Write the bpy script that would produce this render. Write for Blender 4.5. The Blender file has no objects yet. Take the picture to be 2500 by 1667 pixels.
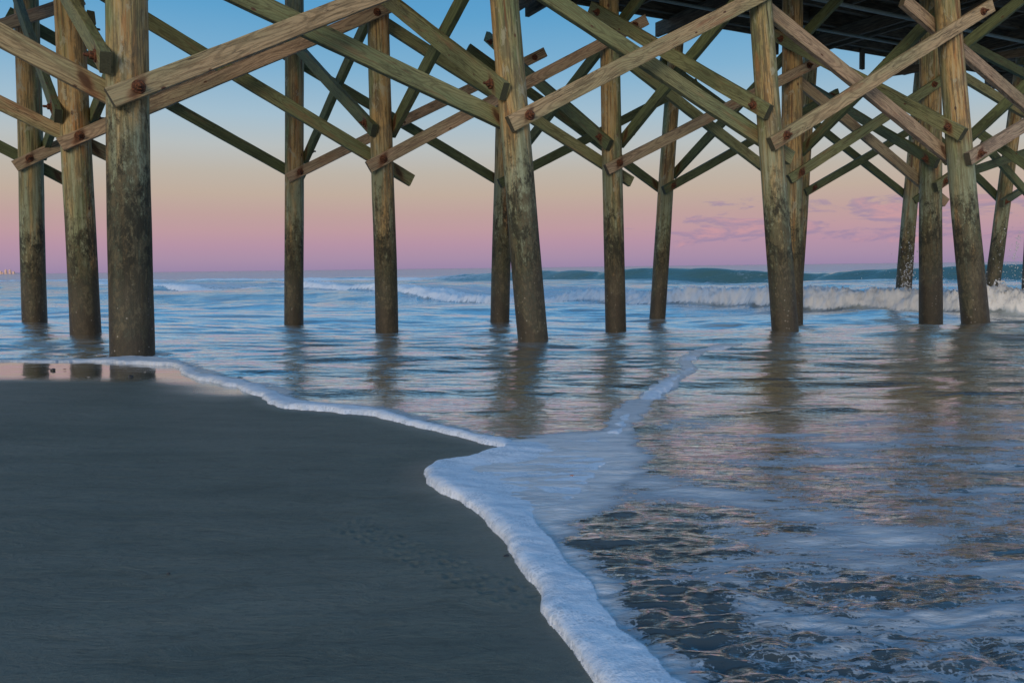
import bpy, math, random
import numpy as np
from mathutils import Vector, Matrix, Euler

random.seed(7)
SC = bpy.context.scene
COL = SC.collection
R = math.radians
K = 2500 / 2352.0            # photo notes were taken on a 2352 px wide view
F = 1950.0                   # focal length in photo pixels (28 mm on 36 mm)
EYE = 1.10                   # camera height above mean sea level (z = 0)
PITCH = 5.27
ROLL = -0.70

# ------------------------------------------------------------------ camera
cam_d = bpy.data.cameras.new('camera')
cam = bpy.data.objects.new('camera', cam_d)
COL.objects.link(cam)
cam_d.sensor_width = 36.0
cam_d.lens = 36.0 * F / 2500.0
cam_d.clip_start = 0.05
cam_d.clip_end = 60000
RM = Euler((R(90 - PITCH), 0, 0)).to_matrix() @ Matrix.Rotation(R(ROLL), 3, 'Z')
cam.matrix_world = Matrix.Translation((0, 0, EYE)) @ RM.to_4x4()
SC.camera = cam
SC.render.resolution_x, SC.render.resolution_y = 1024, 682


def ray(x, y):
    """direction through a point of the 2352 px wide photo"""
    return (RM @ Vector(((x * K - 1250) / F, -(y * K - 833.5) / F, -1))).normalized()


def proj(p):
    q = RM.transposed() @ (Vector(p) - Vector((0, 0, EYE)))
    return ((q.x / -q.z * F + 1250) / K, (-q.y / -q.z * F + 833.5) / K)


# ------------------------------------------------------------------ noise
_rng = np.random.RandomState(5)
_perm = _rng.permutation(512).astype(np.int64)
_perm = np.concatenate([_perm, _perm])
_ang = _rng.rand(512) * 2 * np.pi
_gx, _gy = np.cos(_ang), np.sin(_ang)


def noise(x, y, seed=0):
    x = np.asarray(x, float) + seed * 17.31
    y = np.asarray(y, float) - seed * 9.73
    xi = np.floor(x).astype(np.int64); yi = np.floor(y).astype(np.int64)
    xf = x - xi; yf = y - yi
    xi &= 511; yi &= 511
    u = xf * xf * xf * (xf * (xf * 6 - 15) + 10); v = yf * yf * yf * (yf * (yf * 6 - 15) + 10)

    def g(i, j, dx, dy):
        h = _perm[_perm[i & 511] + (j & 511)]
        return _gx[h] * dx + _gy[h] * dy
    a = g(xi, yi, xf, yf); b = g(xi + 1, yi, xf - 1, yf)
    c = g(xi, yi + 1, xf, yf - 1); d = g(xi + 1, yi + 1, xf - 1, yf - 1)
    return ((a + (b - a) * u) * (1 - v) + (c + (d - c) * u) * v) * 1.45


def fbm(x, y, o=4, seed=0):
    s = 0; a = 1.0; t = 0
    for k in range(o):
        s = s + a * noise(x * 2 ** k, y * 2 ** k, seed + k * 3); t += a; a *= 0.5
    return s / t


def sstep(a, b, x):
    t = np.clip((x - a) / (b - a), 0, 1)
    return t * t * (3 - 2 * t)


# ------------------------------------------------------------------ terrain functions
def base_h(x, y):
    """height of the wet surface (beach slope running into the flat sea)"""
    h = 0.565 + 0.018 * x + 0.03 * y
    k = 0.06
    d = (h - EYE) / k
    h = EYE - k * np.logaddexp(0, -d)          # smooth minimum of h and EYE
    h = np.maximum(h, -1.6 + 0.0 * h)
    return EYE - h


def hit(x, y):
    d = ray(x, y)
    t = 1.0
    for _ in range(200):
        p = Vector((0, 0, EYE)) + d * t
        e = p.z - float(base_h(p.x, p.y))
        if abs(e) < 1e-5: break
        t = max(0.05, t + e / max(1e-3, -d.z) * 0.7)
    return (p.x, p.y)


def hits(pts): return [hit(*p) for p in pts]


A_out = [(0, 831), (100, 832), (200, 831), (255, 833), (330, 837), (400, 840), (412, 848), (420, 860), (470, 876), (545, 889), (556, 899), (600, 912), (620, 928), (660, 938), (760, 946), (860, 957), (920, 972), (1000, 992), (1080, 1012), (1150, 1028), (1172, 1030)]
A_in = [(1180, 1018), (1120, 1010), (1050, 992), (980, 976), (920, 958), (860, 944), (760, 933), (690, 926), (640, 907), (610, 890), (560, 880), (500, 868), (450, 852), (430, 840), (415, 832), (350, 823), (300, 819), (258, 822), (200, 827), (100, 828), (0, 827)]
B_out = [(1160, 1036), (1120, 1046), (1070, 1058), (990, 1070), (976, 1085), (985, 1110), (1010, 1135), (1060, 1155), (1100, 1180), (1120, 1205), (1150, 1240), (1180, 1285), (1205, 1330), (1240, 1365), (1245, 1400), (1262, 1430), (1300, 1475), (1340, 1525), (1375, 1575), (1402, 1620)]
B_in = [(1600, 1620), (1560, 1575), (1480, 1510), (1430, 1472), (1395, 1420), (1375, 1380), (1350, 1330), (1300, 1290), (1285, 1240), (1262, 1205), (1320, 1185), (1400, 1150), (1440, 1110), (1465, 1060), (1440, 1010), (1390, 998), (1250, 1010), (1180, 1018)]
C_poly = [(1436, 1010), (1444, 985), (1478, 940), (1520, 900), (1566, 872), (1594, 855), (1584, 836), (1603, 818), (1652, 801), (1700, 796), (1700, 792), (1650, 795), (1598, 806), (1568, 824), (1564, 838), (1574, 849), (1552, 864), (1508, 884), (1482, 905), (1462, 926), (1422, 948), (1412, 985), (1390, 998)]
wA_out, wB_out = hits(A_out), hits(B_out)
edge = [(-300, 190), (-60, 40), (-12, 9.6)] + wA_out + wB_out + [(0.75, 0.35), (1.7, -1.5), (10, -14), (150, -220)]
sand_poly = edge + [(150, -400), (-400, -400), (-400, 190)]
polyA = [(-300, 190.2), (-60, 40.1), (-12, 9.68)][::1]
polyA = wA_out + hits(A_in)
polyB = wB_out + [(0.75, 0.35), (1.15, 0.35)] + hits(B_in)
polyC = hits(C_poly)
polyD = [(-60, 40.15), (-12, 9.72), (wA_out[0][0] - .02, wA_out[0][1] + .14), (wA_out[0][0], wA_out[0][1] - .0), (-12, 9.5), (-60, 39.8)]


def seg_dist(x, y, pts, closed=True):
    d = np.full(x.shape, 1e9)
    n = len(pts)
    for i in range(n if closed else n - 1):
        ax, ay = pts[i]; bx, by = pts[(i + 1) % n]
        ex, ey = bx - ax, by - ay
        L = ex * ex + ey * ey + 1e-12
        t = np.clip(((x - ax) * ex + (y - ay) * ey) / L, 0, 1)
        d = np.minimum(d, np.hypot(x - ax - t * ex, y - ay - t * ey))
    return d


def inside(x, y, pts):
    c = np.zeros(x.shape, bool)
    n = len(pts)
    for i in range(n):
        ax, ay = pts[i]; bx, by = pts[(i + 1) % n]
        if ay == by: continue
        m = ((ay > y) != (by > y)) & (x < (bx - ax) * (y - ay) / (by - ay) + ax)
        c ^= m
    return c


def sdist(x, y, pts):
    d = seg_dist(x, y, pts)
    return np.where(inside(x, y, pts), d, -d)


def warp(x, y, amp=1.0):
    r = np.hypot(x, y)
    a = np.clip(0.006 * r, 0.008, 0.04) * amp
    return (x + a * fbm(x * 7, y * 7, 3, 1) + .0018 * noise(x * 31, y * 31, 9), y + a * 1.4 * fbm(x * 7, y * 7, 3, 2) + .0018 * noise(x * 31, y * 31, 8))


# ------------------------------------------------------------------ mesh grids
def polar_grid(radii, angs, keep=None):
    Rr, Aa = np.meshgrid(radii, angs, indexing='ij')
    x = Rr * np.sin(Aa); y = Rr * np.cos(Aa)
    return x, y


def grid_mesh(name, x, y, z, mat, attrs=None, facemask=None):
    nr, nc = x.shape
    idx = np.arange(nr * nc).reshape(nr, nc)
    q = np.stack([idx[:-1, :-1], idx[:-1, 1:], idx[1:, 1:], idx[1:, :-1]], -1).reshape(-1, 4)
    co = np.stack([x, y, z], -1).reshape(-1, 3)
    A = {k: v.reshape(-1) for k, v in (attrs or {}).items()}
    if facemask is not None:
        fm = facemask.reshape(-1)
        q = q[fm[q].any(1)]
        used = np.unique(q)
        remap = np.zeros(nr * nc, np.int64); remap[used] = np.arange(len(used))
        q = remap[q]; co = co[used]; A = {k: v[used] for k, v in A.items()}
    me = bpy.data.meshes.new(name)
    me.vertices.add(len(co)); me.vertices.foreach_set('co', co.astype(np.float32).ravel())
    me.loops.add(q.size); me.loops.foreach_set('vertex_index', q.astype(np.int32).ravel())
    me.polygons.add(len(q))
    me.polygons.foreach_set('loop_start', (np.arange(len(q)) * 4).astype(np.int32))
    me.polygons.foreach_set('loop_total', np.full(len(q), 4, np.int32))
    me.update(calc_edges=True)
    me.polygons.foreach_set('use_smooth', np.ones(len(q), bool))
    for k, v in A.items():
        at = me.attributes.new(k, 'FLOAT', 'POINT'); at.data.foreach_set('value', v.astype(np.float32))
    me.materials.append(mat)
    o = bpy.data.objects.new(name, me); COL.objects.link(o)
    return o


# ------------------------------------------------------------------ node helpers
class NT:
    def __init__(s, mat):
        s.t = mat.node_tree; s.n = s.t.nodes; s.l = s.t.links

    def new(s, kind, **kw):
        nd = s.n.new(kind)
        ins = kw.pop('ins', {})
        for k, v in kw.items(): setattr(nd, k, v)
        for k, v in ins.items():
            if hasattr(v, 'is_output') or isinstance(v, bpy.types.NodeSocket): s.l.new(v, nd.inputs[k])
            else: nd.inputs[k].default_value = v
        return nd

    def math(s, op, a, b=None, c=None, clamp=False):
        nd = s.n.new('ShaderNodeMath'); nd.operation = op; nd.use_clamp = clamp
        for i, v in enumerate((a, b, c)):
            if v is None: continue
            if isinstance(v, bpy.types.NodeSocket): s.l.new(v, nd.inputs[i])
            else: nd.inputs[i].default_value = v
        return nd.outputs[0]

    def ss(s, v, a, b):
        nd = s.n.new('ShaderNodeMapRange'); nd.interpolation_type = 'SMOOTHSTEP'
        s.l.new(v, nd.inputs[0])
        for i, w in ((1, a), (2, b)):
            if isinstance(w, bpy.types.NodeSocket): s.l.new(w, nd.inputs[i])
            else: nd.inputs[i].default_value = w
        return nd.outputs[0]

    def lin(s, v, a, b, c, d):
        nd = s.n.new('ShaderNodeMapRange')
        s.l.new(v, nd.inputs[0])
        for i, w in ((1, a), (2, b), (3, c), (4, d)): nd.inputs[i].default_value = w
        return nd.outputs[0]

    def mix(s, f, a, b, blend='MIX'):
        nd = s.n.new('ShaderNodeMix'); nd.data_type = 'RGBA'; nd.blend_type = blend
        for i, v in ((0, f), (6, a), (7, b)):
            if isinstance(v, bpy.types.NodeSocket): s.l.new(v, nd.inputs[i])
            else: nd.inputs[i].default_value = v if i == 0 else (*v, 1) if len(v) == 3 else v
        return nd.outputs[2]

    def noise(s, vec, scale, detail=3, rough=.55, dist=0.0):
        nd = s.new('ShaderNodeTexNoise', ins={'Scale': scale, 'Detail': detail, 'Roughness': rough, 'Distortion': dist})
        if vec is not None: s.l.new(vec, nd.inputs['Vector'])
        return nd.outputs['Fac']

    def mapping(s, vec, scale=(1, 1, 1), loc=(0, 0, 0), rot=(0, 0, 0)):
        nd = s.n.new('ShaderNodeMapping'); s.l.new(vec, nd.inputs[0])
        nd.inputs['Scale'].default_value = scale; nd.inputs['Rotation'].default_value = rot
        if isinstance(loc, bpy.types.NodeSocket): s.l.new(loc, nd.inputs['Location'])
        else: nd.inputs['Location'].default_value = loc
        return nd.outputs[0]


def material(name):
    m = bpy.data.materials.new(name); m.use_nodes = True
    t = NT(m)
    b = t.n['Principled BSDF']
    return m, t, b


def bump(t, h, dist, strength=1.0, normal=None):
    nd = t.new('ShaderNodeBump', ins={'Strength': strength, 'Distance': dist, 'Height': h})
    if normal is not None: t.l.new(normal, nd.inputs['Normal'])
    return nd.outputs[0]


# ---------------------------- world: twilight sky away from the set sun
world = bpy.data.worlds.new('World'); SC.world = world; world.use_nodes = True
W = NT(world)
for nd in list(W.n): W.n.remove(nd)


def lin3(c): return tuple(((v / 255) / 12.92 if v / 255 <= .04045 else ((v / 255 + .055) / 1.055) ** 2.4) for v in c)


tc = W.new('ShaderNodeTexCoord')
sep = W.new('ShaderNodeSeparateXYZ', ins={0: tc.outputs['Generated']})
dx, dy, dz = sep.outputs
ramp = W.new('ShaderNodeValToRGB')
W.l.new(W.ss(dz, 0, 1), ramp.inputs[0])
W.l.new(W.math('MAXIMUM', dz, 0), ramp.inputs[0])
stops = [(0.0, (154, 135, 168)), (.012, (168, 142, 168)), (.030, (182, 147, 166)), (.046, (190, 154, 161)), (.066, (191, 161, 157)), (.090, (192, 173, 158)),
         (.115, (189, 180, 168)), (.145, (184, 190, 190)), (.18, (164, 190, 206)), (.23, (128, 176, 208)), (.29, (94, 160, 204)),
         (.36, (72, 144, 198)), (.55, (78, 144, 200)), (1.0, (84, 142, 198))]
while len(ramp.color_ramp.elements) < len(stops): ramp.color_ramp.elements.new(.5)
for e, (p, c) in zip(ramp.color_ramp.elements, stops):
    e.position = p; e.color = (*lin3(c), 1)
# clouds low over the horizon, out to sea on the right
az = W.math('ARCTAN2', dx, dy)
cv = W.new('ShaderNodeCombineXYZ', ins={0: az, 1: dz, 2: 0.0}).outputs[0]
n1 = W.noise(W.mapping(cv, scale=(12, 52, 1), loc=(3.1, 0.35, 0)), 1.0, 6, .62, .4)
band = W.math('MULTIPLY', W.ss(dz, .012, .030), W.ss(dz, .094, .070))
side = W.math('MULTIPLY', W.ss(az, .04, .24), W.ss(az, 1.2, .9))
thr = W.math('SUBTRACT', n1, W.math('MULTIPLY', W.math('SUBTRACT', 1.0, W.math('MULTIPLY', band, side)), .3))
cl = W.ss(thr, .46, .555)
lit = W.ss(W.noise(W.mapping(cv, scale=(12, 52, 1), loc=(3.1, 0.22, 0)), 1.0, 6, .62, .4), .50, .66)
ccol = W.mix(lit, lin3((148, 132, 164)), lin3((202, 152, 160)))
skyc = W.mix(W.math('MULTIPLY', cl, .62), ramp.outputs[0], ccol)
# afterglow on the side of the set sun (behind the camera)
back = W.math('MULTIPLY', W.ss(dy, .1, -.9), W.ss(dz, .75, 0.0))
skyc = W.mix(back, skyc, (.95, .74, .56))
below = W.ss(dz, -.001, -.03)
skyc = W.mix(below, skyc, lin3((60, 84, 104)))
bg = W.new('ShaderNodeBackground', ins={'Color': skyc, 'Strength': 1.0})
wo = W.new('ShaderNodeOutputWorld'); W.l.new(bg.outputs[0], wo.inputs[0])

sd = bpy.data.lights.new('sun', 'SUN'); so = bpy.data.objects.new('sun', sd); COL.objects.link(so)
sd.energy = 1.45; sd.angle = R(25); sd.color = (1.0, .80, .60)
so.rotation_euler = Vector((0.35, 0.93, -.20)).to_track_quat('-Z', 'Y').to_euler()
so.location = (-5, -12, 8)

SC.view_settings.view_transform = 'Standard'; SC.view_settings.look = 'None'
SC.view_settings.exposure = 0.0; SC.view_settings.gamma = 1.0

# ------------------------------------------------------------------ materials
# sand
M_sand, t, b = material('wet_sand')
geo = t.new('ShaderNodeNewGeometry'); pos = geo.outputs['Position']
wet = t.new('ShaderNodeAttribute', attribute_name='wet').outputs['Fac']
g1 = t.noise(t.mapping(pos, scale=(1, 3.5, 1), rot=(0, 0, R(8))), 1.3, 5, .6)
g2 = t.noise(pos, 420, 3, .75)
g4 = t.noise(t.mapping(pos, scale=(1, 2.2, 1), rot=(0, 0, R(14))), 45, 5, .75, .4)
g3 = t.noise(t.mapping(pos, scale=(1, 2.4, 1), rot=(0, 0, R(-14))), 7, 6, .68, .8)
c = t.mix(t.ss(g1, .3, .7), (.120, .138, .114), (.178, .190, .156))
c = t.mix(t.math('MULTIPLY', t.ss(g3, .50, .64), .4), c, (.175, .195, .155))
c = t.mix(t.math('MULTIPLY', t.ss(g3, .46, .34), .35), c, (.075, .092, .072))
c = t.mix(t.math('MULTIPLY', t.ss(g2, .60, .70), .8), c, (.30, .30, .26))
c = t.mix(t.math('MULTIPLY', t.ss(g2, .38, .30), .7), c, (.05, .055, .05))
c = t.mix(t.math('MULTIPLY', t.ss(g4, .50, .62), .35), c, (.065, .078, .068))
c = t.mix(t.math('MULTIPLY', wet, .45), c, (.075, .078, .065))
t.l.new(c, b.inputs['Base Color'])
rgh = t.math('SUBTRACT', .62, t.math('MULTIPLY', wet, .585))
t.l.new(rgh, b.inputs['Roughness'])
b.inputs['IOR'].default_value = 1.36
t.l.new(t.math('ADD', .32, t.math('MULTIPLY', wet, .5)), b.inputs['Specular IOR Level'])
t.l.new(t.math('MULTIPLY', t.ss(wet, .5, 1.0), .6), b.inputs['Coat Weight']); b.inputs['Coat IOR'].default_value = 1.7; b.inputs['Coat Roughness'].default_value = .02
dry = t.math('SUBTRACT', 1.0, t.math('MULTIPLY', wet, .93))
bn = bump(t, g2, .0016, t.math('MULTIPLY', dry, .8))
bn = bump(t, g4, .0045, t.math('MULTIPLY', dry, .7), bn)
bn = bump(t, g3, .012, t.math('MULTIPLY', dry, .9), bn)
t.l.new(bn, b.inputs['Normal'])

# water
M_water, t, b = material('sea_water')
geo = t.new('ShaderNodeNewGeometry'); pos = geo.outputs['Position']
foamA = t.new('ShaderNodeAttribute', attribute_name='foam').outputs['Fac']
depthA = t.new('ShaderNodeAttribute', attribute_name='deep').outputs['Fac']
dist = t.new('ShaderNodeVectorMath', operation='LENGTH', ins={0: pos}).outputs['Value']
far = t.ss(dist, 5, 22)
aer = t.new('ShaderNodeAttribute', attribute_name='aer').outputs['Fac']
pr = t.mapping(pos, scale=(1, 3.6, 1), rot=(0, 0, R(9)))
pr2 = t.mapping(pos, scale=(1, 4.2, 1), rot=(0, 0, R(-3)))
f1 = t.noise(pr, 4.5, 5, .70, .8)
f2 = t.noise(t.mapping(pos, scale=(1, 3.4, 1), rot=(0, 0, R(-10))), 19, 6, .74, .7)
f3 = t.noise(pr, .9, 6, .68, .3)
pat = t.math('ADD', t.math('MULTIPLY', f1, .42), t.math('MULTIPLY', f2, .58))
patf = t.math('ADD', t.math('MULTIPLY', f1, .4), t.math('MULTIPLY', f3, .6))
pm = t.new('ShaderNodeMix', data_type='FLOAT', ins={0: far, 2: pat, 3: patf}).outputs[0]
vor = t.new('ShaderNodeTexVoronoi', feature='DISTANCE_TO_EDGE', ins={'Scale': 15.0})
vsc = t.new('ShaderNodeVectorMath', operation='ADD', ins={0: t.mapping(pos, scale=(1, 2.9, 1), rot=(0, 0, R(-10))), 1: t.new('ShaderNodeVectorMath', operation='SCALE', ins={0: t.new('ShaderNodeTexNoise', ins={'Vector': pos, 'Scale': 7.0, 'Detail': 5.0, 'Roughness': .65}).outputs['Color'], 3: .42}).outputs[0]})
t.l.new(vsc.outputs[0], vor.inputs['Vector'])
web = t.math('MULTIPLY', t.ss(vor.outputs['Distance'], .16, .0), t.ss(dist, 8, 4))
pm = t.math('ADD', pm, t.math('SUBTRACT', t.math('MULTIPLY', web, .085), .020))
lo = t.math('SUBTRACT', .86, t.math('MULTIPLY', foamA, .72))
fm = t.ss(t.math('SUBTRACT', pm, lo), -.03, .05)
fm = t.math('MULTIPLY', fm, t.ss(foamA, .0, .12))
stk = t.noise(t.mapping(pos, scale=(1, 3.2, 1), rot=(0, 0, R(-10))), .55, 6, .62, .5)
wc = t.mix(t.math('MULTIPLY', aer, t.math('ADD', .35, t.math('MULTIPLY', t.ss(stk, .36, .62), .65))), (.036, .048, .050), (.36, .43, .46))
wc = t.mix(depthA, wc, (.065, .135, .115))
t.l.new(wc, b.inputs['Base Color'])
b.inputs['IOR'].default_value = 1.36
b.inputs['Specular IOR Level'].default_value = .6
t.l.new(t.math('ADD', .04, t.math('MULTIPLY', t.ss(dist, 35, 160), .34)), b.inputs['Roughness'])
rip1 = t.noise(pr, 7, 4, .6, .5)
rip2 = t.noise(pr2, 14, 5, .62, .5)
rip2 = t.math('ADD', t.math('MULTIPLY', rip2, .6), t.math('MULTIPLY', t.math('ABSOLUTE', t.math('SUBTRACT', rip2, .5)), -.9))
rip3 = t.noise(pr2, 2.6, 5, .66, .5)
rip4 = t.noise(pr, .8, 5, .66, .5)
nb = bump(t, rip4, .075, t.ss(dist, 12, 30))
nb = bump(t, rip3, .017, t.ss(dist, 4, 9), nb)
nb = bump(t, rip1, .0075, t.math('MULTIPLY', t.ss(dist, 1.2, 3), t.ss(dist, 13, 6)), nb)
nb = bump(t, rip2, .0052, t.ss(dist, 5.5, 2.2), nb)
t.l.new(nb, b.inputs['Normal'])
thick = t.math('MULTIPLY', fm, t.ss(foamA, .50, .85))
fcol = t.mix(thick, (.40, .49, .56), (.82, .86, .88))
fcol = t.mix(t.math('MULTIPLY', t.math('MULTIPLY', t.ss(f1, .52, .34), .45), t.ss(dist, 12, 6)), fcol, (.30, .38, .44))
fb = t.new('ShaderNodeBsdfPrincipled', ins={'Base Color': fcol, 'Roughness': .45})
fnb = bump(t, pat, .022, 1.0, None)
t.l.new(fnb, fb.inputs['Normal'])
gl = t.new('ShaderNodeBsdfGlossy', ins={'Color': (1, 1, 1, 1), 'Roughness': .03}); t.l.new(nb, gl.inputs['Normal'])
fr = t.new('ShaderNodeFresnel', ins={'IOR': 1.55}); t.l.new(nb, fr.inputs['Normal'])
frm = t.math('MULTIPLY', t.ss(fr.outputs[0], .06, .36), t.math('SUBTRACT', .98, t.math('MULTIPLY', t.ss(dist, 12, 60), .55)))
frm = t.math('MULTIPLY', frm, t.math('SUBTRACT', 1.0, depthA))
wsh = t.new('ShaderNodeMixShader', ins={0: frm}); t.l.new(b.outputs[0], wsh.inputs[1]); t.l.new(gl.outputs[0], wsh.inputs[2])
mx = t.new('ShaderNodeMixShader', ins={0: fm}); t.l.new(wsh.outputs[0], mx.inputs[1]); t.l.new(fb.outputs[0], mx.inputs[2])
t.l.new(mx.outputs[0], t.n['Material Output'].inputs[0])

# foam
M_foam, t, b = material('sea_foam')
geo = t.new('ShaderNodeNewGeometry'); pos = geo.outputs['Position']
n1 = t.noise(pos, 22, 5, .65, .2)
n2 = t.new('ShaderNodeTexVoronoi', ins={'Vector': pos, 'Scale': 230.0}).outputs['Distance']
n3 = t.noise(t.mapping(pos, scale=(1, 3, 1), rot=(0, 0, R(-20))), 7, 5, .6, .5)
c = t.mix(t.ss(n1, .3, .7), (.76, .83, .90), (.84, .90, .95))
c = t.mix(t.math('MULTIPLY', t.ss(n3, .52, .35), .55), c, (.48, .57, .65))
vb = t.new('ShaderNodeTexVoronoi', feature='DISTANCE_TO_EDGE', ins={'Vector': pos, 'Scale': 85.0}).outputs['Distance']
n5 = t.noise(pos, 16, 4, .7)
c = t.mix(t.math('MULTIPLY', t.math('MULTIPLY', t.ss(vb, .05, .25), t.ss(n5, .46, .60)), .55), c, (.40, .49, .57))
t.l.new(c, b.inputs['Base Color'])
b.inputs['Roughness'].default_value = .6
bn = bump(t, n2, .0020, .35)
bn = bump(t, n1, .012, .45, bn)
t.l.new(bn, b.inputs['Normal'])


def wood_common(t, b): pass


# timber brace (object space: x along the timber)
def brace_material(name, cols, streak=1.0):
    m, t, b = material(name)
    tcn = t.new('ShaderNodeTexCoord'); oi = t.new('ShaderNodeObjectInfo')
    off = t.new('ShaderNodeVectorMath', operation='SCALE', ins={0: (13.7, 7.1, 5.3), 3: oi.outputs['Random']})
    off.inputs[3].default_value = 1
    t.l.new(oi.outputs['Random'], off.inputs[3])
    off2 = t.new('ShaderNodeVectorMath', operation='SCALE', ins={0: off.outputs[0], 3: 6.0}).outputs[0]
    ob = tcn.outputs['Object']
    v = t.new('ShaderNodeVectorMath', operation='ADD', ins={0: ob, 1: off2}).outputs[0]
    tint = t.noise(t.mapping(v, scale=(.5, 3, 3)), 1.2, 3, .5)
    gr = t.noise(t.mapping(v, scale=(.8, 16, 16)), 2.4, 6, .72, .25)
    # growth rings: distance from a wandering pith line
    wob = t.new('ShaderNodeTexNoise', ins={'Vector': t.mapping(v, scale=(.9, .9, .9)), 'Scale': 1.0, 'Detail': 2.0}).outputs['Color']
    wv = t.new('ShaderNodeVectorMath', operation='MULTIPLY', ins={0: wob, 1: (0, .32, .32)}).outputs[0]
    rv = t.new('ShaderNodeVectorMath', operation='ADD', ins={0: t.mapping(ob, scale=(.05, 1, 1)), 1: wv}).outputs[0]
    sp = t.new('ShaderNodeSeparateXYZ', ins={0: rv})
    rr = t.math('SQRT', t.math('ADD', t.math('POWER', t.math('SUBTRACT', sp.outputs[1], .17), 2.0), t.math('POWER', t.math('SUBTRACT', sp.outputs[2], .17), 2.0)))
    rg = t.math('SINE', t.math('MULTIPLY', rr, 300))
    c = t.mix(t.ss(tint, .35, .65), cols[0], cols[1])
    c = t.mix(t.math('MULTIPLY', t.ss(gr, .5, .60), .7), c, cols[2])
    c = t.mix(t.math('MULTIPLY', t.ss(rg, .0, .9), .42), c, cols[3])
    c = t.mix(t.math('MULTIPLY', t.ss(gr, .42, .36), .75), c, cols[3])
    crn = t.noise(t.mapping(v, scale=(.55, 15, 15)), 1.3, 3, .6, .2)
    crk = t.math('MULTIPLY', t.ss(t.math('ABSOLUTE', t.math('SUBTRACT', crn, .52)), .012, .003), t.ss(t.noise(v, 1.1, 3, .6), .48, .56))
    c = t.mix(t.math('MULTIPLY', crk, .85), c, (.035, .028, .018))
    dirt = t.noise(t.mapping(v, scale=(1.2, 5, 5), loc=(5, 1, 3)), 2.2, 6, .75, .3)
    c = t.mix(t.math('MULTIPLY', t.ss(dirt, .52, .64), .55), c, cols[3])
    # red-brown weathering patches
    pt = t.noise(t.mapping(v, scale=(.7, 5, 5)), 1.6, 4, .6, .3)
    c = t.mix(t.math('MULTIPLY', t.ss(pt, .56, .70), .55 * streak), c, (.30, .145, .075))
    kn = t.new('ShaderNodeTexVoronoi', ins={'Vector': t.mapping(v, scale=(1.0, 2.2, 2.2)), 'Scale': 2.6})
    c = t.mix(t.ss(kn.outputs['Distance'], .085, .05), c, (.10, .05, .03))
    # rust weeping from the bolt, 0.26 m from the low end
    so_ = t.new('ShaderNodeSeparateXYZ', ins={0: ob})
    rn = t.noise(t.mapping(v, scale=(6, 20, 20)), 1.5, 4, .6)
    x0 = t.math('SUBTRACT', so_.outputs[0], .24)
    ax = t.math('ADD', t.math('MULTIPLY', x0, .93), t.math('MULTIPLY', so_.outputs[2], -.0))
    dz_ = t.math('ADD', so_.outputs[2], t.math('MULTIPLY', x0, -.55))
    dd = t.math('SQRT', t.math('ADD', t.math('POWER', t.math('MULTIPLY', x0, 5.2), 2.0), t.math('POWER', t.math('MULTIPLY', dz_, 12.0), 2.0)))
    lowside = t.ss(x0, .16, -.02)
    rm = t.ss(t.math('ADD', dd, t.math('MULTIPLY', rn, .9)), 1.45, .75)
    rm = t.math('MULTIPLY', rm, t.math('ADD', .25, t.math('MULTIPLY', lowside, .75)))
    rm = t.math('MULTIPLY', rm, t.math('ADD', .35, t.math('MULTIPLY', t.ss(t.noise(off2, 3.0, 0, .5), .35, .6), .65)))
    c = t.mix(t.math('MULTIPLY', rm, .78), c, (.19, .075, .030))
    rm2 = t.ss(t.math('ADD', dd, t.math('MULTIPLY', rn, .5)), .85, .5)
    c = t.mix(t.math('MULTIPLY', rm2, .75), c, (.045, .015, .006))
    # end grain, dark with damp
    sn = t.new('ShaderNodeSeparateXYZ', ins={0: t.new('ShaderNodeVectorTransform', vector_type='NORMAL', convert_from='WORLD', convert_to='OBJECT', ins={0: t.new('ShaderNodeNewGeometry').outputs['True Normal']}).outputs[0]})
    eg = t.ss(t.math('ABSOLUTE', sn.outputs[0]), .7, .95)
    c = t.mix(t.math('MULTIPLY', eg, .85), c, (.040, .045, .030))
    t.l.new(c, b.inputs['Base Color'])
    b.inputs['Roughness'].default_value = .72
    bn = bump(t, gr, .008, 1.0)
    t.l.new(bn, b.inputs['Normal'])
    return m


M_brace_tan = brace_material('weathered_tan_timber', [(.50, .385, .225), (.36, .345, .19), (.20, .145, .075), (.12, .095, .05)])
M_brace_mid = brace_material('weathered_green_tan_timber', [(.27, .285, .140), (.185, .235, .115), (.13, .13, .06), (.08, .085, .04)], .7)
M_brace_green = brace_material('treated_green_timber', [(.140, .185, .085), (.105, .150, .070), (.06, .075, .035), (.05, .06, .03)], .35)
M_brace_pink = brace_material('weathered_pinkish_timber', [(.47, .355, .24), (.36, .315, .20), (.18, .13, .09), (.13, .095, .065)], .8)

# pile
M_pile, t, b = material('treated_pile_wood')
tcn = t.new('ShaderNodeTexCoord'); oi = t.new('ShaderNodeObjectInfo')
ob = tcn.outputs['Object']
off = t.new('ShaderNodeVectorMath', operation='SCALE', ins={0: (23.7, 17.1, 25.3)}); t.l.new(oi.outputs['Random'], off.inputs[3])
v = t.new('ShaderNodeVectorMath', operation='ADD', ins={0: ob, 1: off.outputs[0]}).outputs[0]
wz = t.new('ShaderNodeSeparateXYZ', ins={0: t.new('ShaderNodeNewGeometry').outputs['Position']}).outputs[2]
big = t.noise(t.mapping(v, scale=(2.6, 2.6, .45)), 1.3, 4, .55, .3)
bl2 = t.noise(t.mapping(v, scale=(5, 5, .5), loc=(4, 4, 4)), 1.2, 4, .6, .4)
gr = t.noise(t.mapping(v, scale=(15, 15, .8)), 2.0, 6, .74, .3)
fine = t.noise(v, 60, 4, .7)
c = t.mix(t.ss(big, .34, .58), (.160, .220, .105), (.46, .315, .130))
c = t.mix(t.math('MULTIPLY', t.ss(bl2, .56, .68), .7), c, (.36, .155, .050))
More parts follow.
